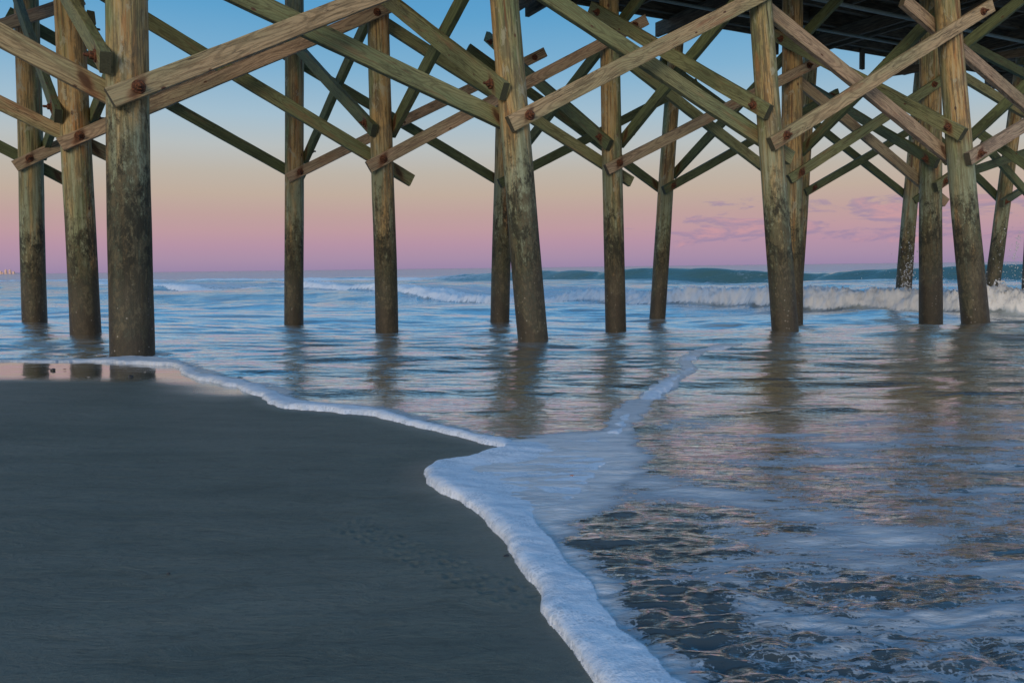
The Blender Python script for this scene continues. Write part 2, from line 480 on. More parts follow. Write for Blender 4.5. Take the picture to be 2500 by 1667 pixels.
c = t.mix(t.math('MULTIPLY', t.ss(gr, .50, .58), .75), c, (.085, .080, .045))
c = t.mix(t.math('MULTIPLY', t.ss(gr, .48, .40), .5), c, (.42, .41, .28))
# rust weep on the seaward pile sides under the bolts
rs = t.noise(t.mapping(v, scale=(9, 9, .22), loc=(9, 2, 1)), 1.4, 3, .5)
c = t.mix(t.math('MULTIPLY', t.ss(rs, .60, .70), .8), c, (.15, .055, .02))
kn = t.new('ShaderNodeTexVoronoi', ins={'Vector': t.mapping(v, scale=(2.2, 2.2, 1.3)), 'Scale': 2.2})
c = t.mix(t.ss(kn.outputs['Distance'], .10, .055), c, (.10, .045, .025))
mot = t.noise(t.mapping(v, scale=(4, 4, 1.6), loc=(3, 8, 5)), 1.4, 6, .75, .4)
c = t.mix(t.math('MULTIPLY', t.ss(mot, .50, .60), .55), c, (.115, .100, .065))
pal = t.noise(t.mapping(v, scale=(5, 5, 2.4), loc=(7, 1, 9)), 1.3, 5, .7, .5)
c = t.mix(t.math('MULTIPLY', t.ss(pal, .56, .64), t.math('MULTIPLY', t.ss(wz, 1.3, 1.9), .6)), c, (.40, .42, .32))
ck = t.noise(t.mapping(v, scale=(40, 40, .7), loc=(1, 5, 2)), 1.0, 2, .5, .6)
c = t.mix(t.math('MULTIPLY', t.ss(ck, .66, .70), .85), c, (.03, .025, .018))
# tide growth: grey bleached zone, then black-green algae, then brown wet wood
nz = t.noise(t.mapping(v, scale=(5, 5, 2.0)), 1.6, 6, .68, .4)
hz = t.math('ADD', wz, t.math('MULTIPLY', t.math('SUBTRACT', nz, .5), -2.6))
grey = t.ss(wz, 3.1, 2.5)
c = t.mix(t.math('MULTIPLY', grey, t.ss(bl2, .60, .42)), c, t.mix(t.ss(gr, .40, .58), (.30, .36, .25), (.20, .22, .13)))
hz = t.math('ADD', hz, t.math('MULTIPLY', t.math('SUBTRACT', oi.outputs['Random'], .5), .5))
spk0 = t.noise(t.mapping(v, scale=(1, 1, .6)), 22, 6, .82)
alg = t.ss(t.math('ADD', hz, t.math('MULTIPLY', t.math('SUBTRACT', spk0, .5), -3.2)), 2.35, 1.45)
spk = t.noise(t.mapping(v, scale=(1, 1, .6)), 22, 6, .82)
alc = t.mix(t.ss(spk, .46, .55), (.012, .014, .009), (.140, .126, .075))
alc2 = t.mix(t.ss(big, .4, .6), (.060, .062, .018), (.040, .038, .022))
alc = t.mix(.30, alc, alc2)
blk = t.noise(t.mapping(v, scale=(4.5, 4.5, 2.2), loc=(2, 2, 7)), 1.5, 6, .72, .5)
alc = t.mix(t.math('MULTIPLY', t.ss(blk, .47, .53), .85), alc, (.012, .015, .010))
c = t.mix(t.math('MULTIPLY', alg, t.math('ADD', .5, t.math('MULTIPLY', t.ss(spk, .3, .55), .48))), c, alc)
low = t.ss(t.math('ADD', wz, t.math('MULTIPLY', t.math('SUBTRACT', nz, .5), -.6)), 1.25, .75)
c = t.mix(t.math('MULTIPLY', low, .50), c, t.mix(t.ss(spk, .46, .55), (.024, .024, .014), (.110, .095, .055)))
damp = t.ss(t.math('ADD', wz, t.math('MULTIPLY', t.math('SUBTRACT', big, .5), -1.6)), .58, .50)
c = t.mix(t.math('MULTIPLY', damp, .55), c, (.035, .026, .016))
# barnacles
vb = t.new('ShaderNodeTexVoronoi', ins={'Vector': v, 'Scale': 26.0})
vr = t.new('ShaderNodeSeparateColor', ins={0: vb.outputs['Color']}).outputs[0]
bar = t.math('MULTIPLY', t.ss(vb.outputs['Distance'], .22, .12), t.math('GREATER_THAN', vr, .80))
bar = t.math('MULTIPLY', bar, t.ss(wz, 1.25, .5))
c = t.mix(t.math('MULTIPLY', bar, .8), c, (.42, .40, .35))
t.l.new(c, b.inputs['Base Color'])
t.l.new(t.math('SUBTRACT', .78, t.math('MULTIPLY', low, .25)), b.inputs['Roughness'])
bn = bump(t, gr, .006, .9)
bn = bump(t, spk, .010, t.math('MULTIPLY', alg, .9), bn)
bn = bump(t, ck, .004, .5, bn)
t.l.new(bn, b.inputs['Normal'])

# dark deck timber
M_deck, t, b = material('dark_deck_timber')
tcn = t.new('ShaderNodeTexCoord'); ob = tcn.outputs['Object']
g = t.noise(t.mapping(ob, scale=(2, 18, 18)), 2, 4, .6)
c = t.mix(t.ss(g, .35, .7), (.075, .062, .040), (.19, .155, .10))
t.l.new(c, b.inputs['Base Color']); b.inputs['Roughness'].default_value = .85
t.l.new(bump(t, g, .004, .7), b.inputs['Normal'])

M_rust, t, b = material('rusty_iron')
tcn = t.new('ShaderNodeTexCoord')
g = t.noise(tcn.outputs['Object'], 55, 5, .7)
c = t.mix(t.ss(g, .35, .65), (.030, .016, .012), (.20, .075, .032))
t.l.new(c, b.inputs['Base Color']); b.inputs['Roughness'].default_value = .8
t.l.new(bump(t, g, .006, 1.0), b.inputs['Normal'])

M_pipe, t, b = material('grey_green_pipe')
tcn = t.new('ShaderNodeTexCoord'); g = t.noise(tcn.outputs['Object'], 6, 4, .6)
t.l.new(t.mix(g, (.16, .22, .19), (.30, .36, .32)), b.inputs['Base Color']); b.inputs['Roughness'].default_value = .45

M_bldg, t, b = material('sunlit_tower_wall')
tcn = t.new('ShaderNodeTexCoord'); g = t.noise(tcn.outputs['Object'], .05, 3, .6)
t.l.new(t.mix(g, (.80, .50, .36), (.85, .60, .46)), b.inputs['Base Color']); b.inputs['Roughness'].default_value = .6
M_glass, t, b = material('dark_window_band')
tcn = t.new('ShaderNodeTexCoord'); g = t.noise(tcn.outputs['Object'], .1, 2, .6)
t.l.new(t.mix(g, (.28, .20, .22), (.40, .28, .26)), b.inputs['Base Color']); b.inputs['Roughness'].default_value = .3


def shell_mat(name, c1, c2):
    m, t, b = material(name)
    g = t.noise(t.new('ShaderNodeTexCoord').outputs['Object'], 160, 4, .6)
    t.l.new(t.mix(t.ss(g, .35, .65), c1, c2), b.inputs['Base Color']); b.inputs['Roughness'].default_value = .4
    return m


M_sh_orange = shell_mat('orange_shell', (.50, .17, .08), (.68, .34, .20))
M_sh_brown = shell_mat('brown_shell', (.16, .07, .035), (.28, .14, .08))
M_sh_dark = shell_mat('dark_pebble', (.018, .018, .02), (.05, .05, .05))
M_sh_pale = shell_mat('pale_shell', (.45, .42, .38), (.62, .58, .52))

M_drop, t, b = material('spray_water')
g = t.noise(t.new('ShaderNodeNewGeometry').outputs['Position'], 30, 2, .5)
t.l.new(t.mix(g, (.55, .62, .68), (.82, .85, .88)), b.inputs['Base Color']); b.inputs['Roughness'].default_value = .25


# ------------------------------------------------------------------ tags
def tag(o, label=None, cat=None, group=None, kind=None):
    if label: o['label'] = label
    if cat: o['category'] = cat
    if group: o['group'] = group
    if kind: o['kind'] = kind
    return o


# ================================================================== GROUND
fine = np.radians(np.arange(-46, 46.01, .1))
angs_w = np.concatenate([np.radians(np.arange(-100, -46, 3.0)), fine, np.radians(np.arange(48, 150, 3.0))])


def radii(parts):
    r = [parts[0][0]]
    for (a, bb, st) in parts:
        n = max(1, int(round(math.log(bb / a) / st)))
        r += list(a * np.exp(np.log(bb / a) * np.arange(1, n + 1) / n))
    return np.array(r)


# --- sand
fs = np.radians(np.arange(-44, 16.01, .09))
angs_s = np.concatenate([np.radians(np.arange(-180, -44, 4.0)), fs, np.radians(np.arange(18, 181, 4.0))])
rs_ = np.concatenate([[0.02], radii([(.3, .8, .05), (.8, 9, .0045), (9, 60, .03), (60, 400, .1)])])
x, y = polar_grid(rs_, angs_s)
z = base_h(x, y)
r = np.hypot(x, y)
z = z + .006 * fbm(x * .9, y * .9, 3, 11) * np.clip(r, .5, 1)
z = z + .0007 * fbm(x * 9 + y * 1.5, y * 22 - x * 4, 4, 12) * np.clip(2.2 - r * .15, .2, 1)
z = z + .0016 * fbm(x * 3, y * 12 - x * 2, 3, 19)
# little bird/crab track crossing the sand
trk = hits([(795, 1203), (860, 1228), (940, 1262), (1010, 1300), (1090, 1325), (1150, 1350), (1225, 1385)])
tot = [0]
for i in range(1, len(trk)): tot.append(tot[-1] + math.dist(trk[i], trk[i - 1]))
sdt = 0.0; side = 1
rt = random.Random(3)
while sdt < tot[-1]:
    i = max(k for k in range(len(tot) - 1) if tot[k] <= sdt)
    f = (sdt - tot[i]) / (tot[i + 1] - tot[i])
    px = trk[i][0] + (trk[i + 1][0] - trk[i][0]) * f; py = trk[i][1] + (trk[i + 1][1] - trk[i][1]) * f
    ddx, ddy = trk[i + 1][0] - trk[i][0], trk[i + 1][1] - trk[i][1]; L = math.hypot(ddx, ddy)
    nx_, ny_ = -ddy / L, ddx / L
    for q in range(2):
        ox = px + nx_ * side * (.020 + .018 * q) + rt.uniform(-.006, .006); oy = py + ny_ * side * (.020 + .018 * q) + rt.uniform(-.006, .006)
        m = (np.abs(x - ox) < .05) & (np.abs(y - oy) < .05)
        if m.any():
            d2 = ((x[m] - ox) / .0075) ** 2 + ((y[m] - oy) / .009) ** 2
            z[m] -= .0040 * rt.uniform(.3, 1.2) * np.exp(-d2) - .0014 * np.exp(-(np.sqrt(d2) - 1.8) ** 2 * 2)
    side *= -1; sdt += .021
sdE = seg_dist(x, y, edge, False)
inS = inside(x, y, sand_poly)
# mirror-wet strip next to the swash at the upper left, fading into the duller sand
strip = hits([(-60, 864), (150, 866), (300, 868), (385, 866), (450, 874), (520, 886)])
wl = wA_out[:11]
wetpoly = [(-12, 9.6)] + wl + strip[::-1] + [(-11, 7.9)]
ws = sdist(x, y, wetpoly)
wet = sstep(-.75, .10, ws + .10 * fbm(x * 1.0, y * 3, 3, 14)) ** 1.6
wet = np.maximum(wet * 1.0, .40 * sstep(.16, 0, sdE))
wet = np.maximum(wet, .40 * sstep(2.2, 6.0, y + .6 * fbm(x * .8, y * 2, 3, 15)))
z = z - .0 * wet

z = np.where(inS, z, z - .06 * sstep(0, .22, sdE) - .4 * sstep(.3, 2.5, sdE))
sand = grid_mesh('sand', x, y, z, M_sand, {'wet': np.clip(wet, 0, 1)})
tag(sand, 'dark wet sand beach sloping to the swash', None, None, 'structure')

# --- waves
U = np.array([.886, .464]); V = np.array([-.60, .80])


def interp_line(pts, ext=True): return pts


w2_line = [(-60, 104), (-23.6, 53), (-6.5, 38), (1.2, 26.6), (4.0, 22.8), (6.8, 20.1), (10.6, 17.2), (18, 11), (40, -6)]
w1_line = [(-90, 126.5), (-30, 88), (2.9, 67), (20, 56), (32, 48.3), (70, 24)]


def signed_line(x, y, pts):
    """distance from a polyline; positive on the seaward side (x+ y+)"""
    best = np.full(x.shape, 1e9); sg = np.zeros(x.shape); par = np.zeros(x.shape)
    acc = 0
    for i in range(len(pts) - 1):
        ax, ay = pts[i]; bx, by = pts[i + 1]
        ex, ey = bx - ax, by - ay; L = math.hypot(ex, ey)
        t_ = np.clip(((x - ax) * ex + (y - ay) * ey) / L / L, 0, 1)
        d = np.hypot(x - ax - t_ * ex, y - ay - t_ * ey)
        s_ = -((x - ax) * ey - (y - ay) * ex)
        m = d < best
        best = np.where(m, d, best); sg = np.where(m, np.sign(s_), sg); par = np.where(m, acc + t_ * L, par)
        acc += L
    return best * sg, par


angs = angs_w
rw = np.concatenate([radii([(.35, 8, .0042), (8, 12, .004), (12, 30, .0026), (30, 110, .0042), (110, 1000, .03), (1000, 45000, .08)])])
x, y = polar_grid(rw, angs)
r = np.hypot(x, y)
zb = base_h(x, y)
drr = np.gradient(rw)[:, None] * np.ones_like(x)
cs, sn = math.cos(R(5)), math.sin(R(5))
xr = x * cs + y * sn; yr = -x * sn + y * cs
rip = np.zeros_like(x)
for (lam, slope, st, sd_) in [(.022, .17, 2.2, 30), (.038, .09, 3.2, 31), (.075, .045, 4.2, 32), (.13, .085, 5.0, 33), (.26, .075, 5.4, 34), (.6, .060, 4.2, 35), (1.4, .050, 4.5, 36), (4, .045, 3.5, 37), (9, .03, 3, 38)]:
    fade = sstep(1.6, 4.0, lam / drr)
    if lam > .12: fade = fade * (.10 + .90 * sstep(2.6, 7, r))
    if lam < .12: fade = fade * (1 - .5 * sstep(5, 9, r))
    if lam > 1: fade = fade * sstep(6, 14, r)
    wx = xr + .3 * lam * noise(xr / lam, yr / lam, sd_ + 5)
    n = noise(wx / (lam * st), yr / lam, sd_)
    n = n - .35 * np.abs(n)            # sharper crests
    rip += fade * lam * slope * n * 1.6
calm = .35 + .65 * sstep(-.2, .3, fbm(x * .25, y * .5, 3, 41))
swell = sstep(-.1, .35, fbm(x * .5, y * .9, 3, 42))
rip *= np.where(r < 4, .75 + .6 * swell, 1)
rip *= np.where(r > 9, calm * .5 + .5, .6 + .4 * calm)
z = zb + rip
foam = np.zeros_like(x)
deep = sstep(10, 40, r)
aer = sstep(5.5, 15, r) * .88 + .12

# long thin wavelets creeping across the swash
for pts, a, w in [([(400, 835), (650, 828), (820, 822), (1000, 826), (1100, 819), (1300, 798), (1420, 792)], .016, .09),
                  ([(660, 906), (900, 905), (1150, 909), (1420, 901)], .010, .035),
                  ([(1050, 958), (1200, 957), (1412, 954)], .008, .028),
                  ([(1450, 992), (1560, 975), (1680, 962), (1800, 955), (1950, 950)], .012, .045),
                  ([(420, 800), (620, 792), (900, 786), (1060, 790)], .022, .12),
                  ([(560, 752), (760, 745), (1000, 751), (1200, 742)], .03, .2),
                  ([(1650, 735), (1850, 742), (2050, 728), (2200, 736), (2352, 730)], .04, .25),
                  ([(1850, 768), (2000, 765), (2150, 772), (2352, 762)], .025, .14),
                  ([(1500, 770), (1700, 764), (1800, 768)], .02, .12),
                  ([(1280, 1190), (1500, 1205), (1700, 1225), (1950, 1250)], .008, .03),
                  ([(0, 792), (150, 788), (300, 783)], .02, .1),
                  ([(1700, 1040), (1950, 1025), (2200, 1030), (2400, 1010)], .008, .04)]:
    P = hits(pts)
    xw = x + .05 * fbm(x * 1.5, y * 1.5, 3, 51); yw = y + .10 * fbm(x * 1.5, y * 1.5, 3, 52)
    box = (xw > min(p[0] for p in P) - 1) & (xw < max(p[0] for p in P) + 1) & (yw > min(p[1] for p in P) - 1) & (yw < max(p[1] for p in P) + 1)
    d = np.full(x.shape, 9.0)
    d[box] = seg_dist(xw[box], yw[box], P, False)
    z += a * np.exp(-(d / w) ** 2) * (.6 + .5 * fbm(x * 2, y * 2, 2, 53))

# hump of water in front of the white wave
hx, hy = hit(2010, 724)
z += .11 * np.exp(-((x - hx) / .8) ** 2 - ((y - hy) / .45) ** 2)
z += .07 * np.exp(-((x - hx - 1.5) / 1.2) ** 2 - ((y - hy - .2) / .4) ** 2)

# white broken wave
xw = x + 1.1 * fbm(x * .12, y * .12, 3, 61) + .35 * fbm(x * .9, y * .9, 3, 62); yw = y + 1.1 * fbm(x * .12, y * .12, 3, 63) + .35 * fbm(x * .9, y * .9, 3, 64)
sgn, par = signed_line(xw, yw, w2_line)
hgt = np.interp(par, [0, 60, 85, 100, 105, 112, 122], [.10, .16, .24, .33, .40, .46, .42])
prof = sstep(-.15, .38, sgn) * np.exp(-np.clip(sgn - .5, 0, None) / 2.6)
turb = np.abs(fbm(x * .7, y * 1.1, 3, 65)); turb2 = np.abs(fbm(x * 3.4 + 2 * turb, y * 4.2, 2, 66)); turb3 = np.abs(noise(x * 9 + turb * 5, y * 9.5, 67)) + .6 * np.abs(noise(x * 17, y * 17 + 3 * turb2, 68))
front = sstep(-.15, .1, sgn) * sstep(2.6, .5, sgn)
z += hgt * prof * (1 + .0) + front * hgt * (.42 * turb + .32 * turb2 + .34 * turb3 - .15)
foam = np.maximum(foam, np.clip(front * 1.5, 0, 1) * (.88 - .16 * sstep(.16, .03, turb2)))
foam = np.maximum(foam, .60 * sstep(.0, 1.0, sgn) * sstep(22, 4, sgn))
# a thinner, older foam line trailing behind on the left


for off_, am in ((6.5, .09), (11, .07), (16, .06)):
    bn_ = np.exp(-((sgn - off_ - 1.6 * fbm(x * .10, y * .10, 3, 85)) / .55) ** 2) * sstep(-.25, .2, fbm(x * .09, y * .09, 2, 86 + off_))
    z += am * bn_
    foam = np.maximum(foam, .62 * bn_)

# green wave standing up beyond
xw = x + 1.2 * fbm(x * .05, y * .05, 3, 71); yw = y + 1.2 * fbm(x * .05, y * .05, 3, 72)
sg1, par1 = signed_line(xw, yw, w1_line)
h1 = np.interp(par1, [0, 60, 92, 104, 112, 145, 160, 200], [.15, .22, .35, .62, .84, .84, .88, .7])
crest = h1 * (.97 + .05 * fbm(x * .10, y * .10, 3, 75) + .012 * fbm(x * .8, y * .8, 2, 76))
prof1 = np.where(sg1 < 2.2, np.clip(sstep(-1.0, 2.2, sg1), 0, 1) ** 1.5, np.exp(-np.clip(sg1 - 2.2, 0, None) / 4.5))
z += crest * prof1
brk = sstep(118, 88, par1)
foam = np.maximum(foam, sstep(-.6, .5, sg1) * sstep(8, 2, sg1) * (brk * .85 + .0))
z += brk * .15 * sstep(-.6, .5, sg1) * sstep(6, 2, sg1) * turb
fpatch = sstep(.25, .55, fbm(x * .12, y * .3, 3, 77))
foam = np.maximum(foam, .68 * fpatch * sstep(-1, .2, sg1) * sstep(4, 1.5, sg1) * sstep(.0, .3, fbm(x * .5, y * .5, 3, 79) + .1))
foam = np.where((sg1 > -1) & (sg1 < 3.2) & (par1 > 124), .30 + .25 * fbm(x * .25 + y * .2, y * .9, 4, 74) + .22 * sstep(.6, -.8, sg1), foam)
deep = np.clip(sstep(-2.2, -.6, sg1) * sstep(3.4, 2.2, sg1) * sstep(88, 118, par1), 0, 1)
# second green swell farther out
foam = np.maximum(foam, .38 * sstep(26, 36, r) * sstep(160, 70, r) * sstep(-.1, .3, fbm(x * .06, y * .16, 3, 78)))

# swash sheet edge: dives under the sand outside its edge
xs, ys = warp(x, y)
near_ = r < 60
sdS = np.full(x.shape, 5.0)
sdS[near_] = -sdist(xs[near_], ys[near_], sand_poly)
z = z + np.where(sdS > 0, .014 * sstep(0, .15, sdS) - .0, 0)
z = np.where(sdS < .02, zb - .03 - .2 * np.clip(-sdS, 0, 1), z)
z = np.where((r >= 60) & inside(x, y, sand_poly), -.6, z)

for (bx_, by_, w_) in [(303, 817, 98), (197, 768, 66), (80, 745, 52), (675, 738, 44), (888, 757, 53), (1148, 735, 44), (1226, 787, 72), (1414, 750, 48), (1510, 724, 37), (1804, 773, 61), (2138, 729, 51), (2241, 760, 60)]:
    hx, hy = hit(bx_, by_); rr_ = w_ * K / F * hy / 2
    m = (np.abs(x - hx) < 1.6) & (np.abs(y - hy) < 1.6)
    dd = np.hypot(x[m] - hx, y[m] - hy - rr_) - rr_
    ang_ = np.arctan2(x[m] - hx, y[m] - hy)
    z[m] += .016 * np.exp(-((dd - .02) / .05) ** 2) + .007 * np.sin(np.clip(dd, 0, 2) * 26) * np.exp(-np.clip(dd, 0, 9) / .4) * (.6 + .4 * np.cos(ang_ * 2 + hx))
    foam[m] = np.maximum(foam[m], (.86 + .3 * noise(x[m] * 6, y[m] * 6, 7)) * np.exp(-(np.clip(dd, 0, 9) / .13) ** 2))

# foam polygons: solid body -> also white in the water sheet behind it, breaking up away from it
dA = np.full(x.shape, -9.0); dB = dA.copy(); dC = dA.copy()
nn = r < 14
dA[nn] = sdist(xs[nn], ys[nn], polyA); dB[nn] = sdist(xs[nn], ys[nn], polyB); dC[nn] = sdist(xs[nn], ys[nn], polyC)
foam = np.maximum(foam, sstep(-.16, .0, dA) * .62 * sstep(-3.4, -2.8, x))
stn = fbm(xr * 2.2, yr * 9, 4, 82)
foam = np.maximum(foam, sstep(-.14, .03, dB + .10 * stn) * .84)
foam = np.maximum(foam, sstep(-.07, .0, dC + .05 * fbm(x * 6, y * 9, 3, 83)) * .70)
# streaky patches on the right foreground
st = fbm(xr * 1.5, yr * 5.0, 5, 81)
patch = .50 + .60 * st - .05 * sstep(.0, .9, sdS)
tongue = seg_dist(x, y, hits([(1440, 1110), (1650, 1150), (1900, 1200), (2050, 1250)]), False)
patch = np.maximum(patch, .74 - 1.8 * tongue + .35 * st)
t2 = seg_dist(x, y, hits([(1420, 1330), (1600, 1380), (1800, 1440), (2100, 1500)]), False)
patch = np.maximum(patch, .68 - 2.2 * t2 + .35 * st)
t3 = seg_dist(x, y, hits([(1560, 1560), (1900, 1520), (2352, 1400)]), False)
patch = np.maximum(patch, .64 - 2.6 * t3 + .35 * st)
for pts, w in [([(1300, 1215), (1400, 1225), (1520, 1240)], .09), ([(1400, 1390), (1480, 1400), (1540, 1410)], .10), ([(1500, 1480), (1600, 1540)], .05), ([(1500, 1060), (1600, 1040)], .08)]:
    dk = seg_dist(x, y, hits(pts), False)
    patch = patch - .55 * sstep(w * 1.6, w * .4, dk)
right = sstep(-.25, .25, x - np.interp(y, [0, 1.2, 2, 3.2, 4.5, 6], [.3, .2, .15, .45, 1.2, 2.2]))
fore = sstep(5.5, 2.6, y - .15 * x)
foam = np.maximum(foam, np.clip(patch, 0, 1) * right * fore)
foam = np.maximum(foam, .42 * sstep(7, 12, r) * (.75 + .5 * fbm(x * .12, y * .4, 3, 88)))
foam = np.clip(foam, 0, 1)
# deeper corner of foam never on the sand side
z = np.where((dB > 0), z - .0, z)
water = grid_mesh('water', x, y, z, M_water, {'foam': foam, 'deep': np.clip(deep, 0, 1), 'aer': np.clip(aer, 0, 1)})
tag(water, 'shallow swash and sea with a green wave and a white broken wave', None, None, 'structure')
WZ = z

# --- foam body (real thickness)
rf = radii([(.45, 5, .0045), (5, 12, .004)])
af = np.radians(np.arange(-44, 40, .085))
x, y = polar_grid(rf, af)
xs, ys = warp(x, y, 1.2)
d1 = sdist(xs, ys, polyA); d2 = sdist(xs, ys, polyB); d3 = sdist(xs, ys, polyC)
ra = np.hypot(x, y)


def bead(d, T, w):
    u_ = np.clip(d / w, 0, 1)
    return T * np.sqrt(np.clip(1 - (1 - u_) ** 2, 0, 1))


outer = seg_dist(xs, ys, wB_out + [(0.75, 0.35)], False)
Tb = .016 * np.exp(-(outer / .14) ** 2) + .0045
lump = 1 + .55 * fbm(x * 3.2, y * 3.2, 3, 91) + .22 * fbm(x * 14, y * 14, 3, 92)
hB = Tb * np.sqrt(np.clip(1 - (1 - np.clip(outer / .035, 0, 1)) ** 2, 0, 1)) * sstep(0, .10, d2 + .02 * fbm(x * 12, y * 12, 2, 96) * (outer > .05)) * (d2 > 0)
hB = np.where(outer < .1, Tb * np.sqrt(np.clip(1 - (1 - np.clip(outer / .035, 0, 1)) ** 2, 0, 1)) * (d2 > 0), hB)
h = np.maximum(bead(d1, .017, .05) * (.35 + .65 * sstep(-3.5, -2.9, x)), np.maximum(hB, bead(d3 - .01 + .03 * fbm(x * 9, y * 9, 3, 84), .012, .06)))
h = h * np.clip(lump, .45, 1.6)
h += np.where(h > .002, .0009 * noise(x * 45, y * 45, 93) + .0005 * noise(x * 130, y * 130, 94), 0)
innerfade = np.where(d2 > 0, sstep(0, .16, np.minimum(d2, 1) + .06 * fbm(x * 22, y * 6, 3, 95)), 1)
z = base_h(x, y) + .006 + h
mask = (np.maximum(np.maximum(d1, d2), d3) > -.004)
thin = (d2 > .02) & (hB < .0045) & (d1 < 0) & (d3 < 0)
z = np.where(thin, base_h(x, y) - .012, z)
z = np.where(mask & (np.maximum(np.maximum(d1, d2), d3) > 0), z, base_h(x, y) - .012)
foam_o = grid_mesh('foam', x, y, z, M_foam, None, mask)
tag(foam_o, 'thick white foam edge of the swash curling over the sand', 'sea foam', None, 'stuff')

# ================================================================== PIER
pier = bpy.data.objects.new('pier', None); COL.objects.link(pier)
tag(pier, 'wooden pier on tall tide-stained pilings with bolted crossed timber braces', 'pier')
pier.location = (0, 0, 0)
TOPZ = 6.3
u2 = Vector((.886, .464, 0)).normalized(); v2 = Vector((-.60, .80, 0)).normalized()
# name: base (x, y), base width, x at y=0, top width, row
PX = {
    'P': ((303, 817), 98, 289.5, 86, 0), 'A': ((197, 768), 66, 157, 60, 1), 'B': ((80, 745), 52, 60, 49, 2),
    'C': ((675, 738), 44, 677, 41, 2), 'D': ((888, 757), 53, 868, 48, 1), 'E': ((1148, 735), 44, 1168, 42, 2),
    'F': ((1226, 787), 72, 1157, 64, 0), 'G': ((1414, 750), 48, 1398, 43, 1), 'H': ((1510, 724), 37, 1559, 32, 2),
    'I': ((1804, 773), 61, 1746, 49, 0), 'J': ((1820, 745), 46, 1820, 44, 1), 'S': ((1822, 716), 36, 1870, 31, 2),
    'K': ((2073, 700), 35, 2130, 27, 2), 'L': ((2138, 729), 51, 2136, 42, 1), 'M': ((2241, 760), 60, 2174, 50, 0),
    'N': ((2275, 705), 32, 2368, 27, 2), 'O': ((2361, 706), 30, 2400, 27, 2)}
DEPTH = {'K': 19.6, 'N': 19.6, 'O': 22.5, 'S': 18.6, 'H': 16.8, 'L': 14.8, 'J': 14.4, 'M': 11.6}
PILES = {}


def pile_mesh(name, rb, rt, length, seed):
    n = 40; m = max(60, int(length / .06))
    co = []; th = np.linspace(0, 2 * np.pi, n, endpoint=False)
    tt = np.linspace(0, 1, m)
    T_, A_ = np.meshgrid(tt, th, indexing='ij')
    zz = T_ * length
    rad = rb + (rt - rb) * T_
    nz = noise(np.cos(A_) * 1.3 + seed, np.sin(A_) * 1.3 + zz * .5, seed) * .025 + noise(np.cos(A_) * 3 + seed * 2, np.sin(A_) * 3 + zz * 1.5, seed + 1) * .012
    nz += noise(np.cos(A_) * 12 + seed, np.sin(A_) * 12 + zz * 2.2, seed + 2) * .006
    rad = rad * (1 + nz)
    bx = .012 * noise(zz * .35, zz * 0 + seed, 3); by = .012 * noise(zz * .35, zz * 0 + seed, 4)
    X = rad * np.cos(A_) + bx; Y = rad * np.sin(A_) + by
    vs = np.stack([X, Y, zz], -1).reshape(-1, 3).tolist()
    fc = []
    for i in range(m - 1):
        for j in range(n):
            k = (j + 1) % n
            fc.append((i * n + j, i * n + k, (i + 1) * n + k, (i + 1) * n + j))
    fc.append(tuple(range(n))[::-1]); fc.append(tuple((m - 1) * n + j for j in range(n)))
    me = bpy.data.meshes.new(name); me.from_pydata(vs, [], fc)
    me.polygons.foreach_set('use_smooth', np.ones(len(fc), bool)); me.materials.append(M_pile)
    return me


def orient(o, p, zaxis):
    q = zaxis.to_track_quat('Z', 'Y'); o.matrix_world = Matrix.Translation(p) @ q.to_matrix().to_4x4()


for i, (k, ((bx, by), wb, tx, wt, row)) in enumerate(PX.items()):
    if k in DEPTH:
        d = ray(bx, by); tt = DEPTH[k] / d.y; p = Vector((0, 0, EYE)) + d * tt
        p.z = float(base_h(p.x, p.y)) if k not in 'KNO' else 0.3
        p.x = (bx * K - 1250) / F * DEPTH[k] if False else p.x
    else:
        hx, hy = hit(bx, by); p = Vector((hx, hy, float(base_h(hx, hy))))
    a = {0: .055, 1: 0.0, 2: -.06}[row]
    lo_, hi_ = -.4, .4

    def at(bq, h): return p + Vector((0, 0, h)) + (v2 * a + u2 * bq) * h
    for _ in range(50):
        mid = (lo_ + hi_) / 2
        # height at which axis crosses y=0
        h1_, h2_ = 0.5, 12
        for __ in range(40):
            hm = (h1_ + h2_) / 2
            if proj(at(mid, hm))[1] > 0: h1_ = hm
            else: h2_ = hm
        if proj(at(mid, hm))[0] < tx: lo_ = mid
        else: hi_ = mid
    axis = (v2 * a + u2 * mid + Vector((0, 0, 1)))
    PILES[k] = dict(p=p, axis=axis, a=a, b=mid)
    depth = p.y
    rb = wb * K / F * depth / 2 * 1.0
    topd = (p + axis * hm).y
    rt0 = wt * K / F * topd / 2
    below = .7
    L = (TOPZ - p.z) + below
    rt_ = rb + (rt0 - rb) * (L / (hm + below))
    rt_ = max(rt_, .11)
    PILES[k]['r'] = lambda z_, rb=rb, rt_=rt_, pz=p.z, L=L: rb + (rt_ - rb) * (z_ - pz + .7) / L
    me = pile_mesh('piling', rb, rt_, L * axis.length, i * 3.7 + 1)
    o = bpy.data.objects.new('piling', me); COL.objects.link(o); o.parent = pier
    orient(o, p - axis * below, axis.normalized())
    o.matrix_parent_inverse = Matrix()
    print('PILE', k, [round(c_, 2) for c_ in p], 'r', round(rb, 3), round(rt_, 3), 'lean u', round(mid, 3))


def axis_at(k, z_):
    P_ = PILES[k]; return P_['p'] + P_['axis'] * (z_ - P_['p'].z)


def axis_at_y(k, yy):
    """axis point whose image height is yy"""
    a_, b_ = -0.5, 14.0
    for _ in range(50):
        m_ = (a_ + b_) / 2
        if proj(PILES[k]['p'] + PILES[k]['axis'] * m_)[1] > yy: a_ = m_
        else: b_ = m_
    return PILES[k]['p'] + PILES[k]['axis'] * m_


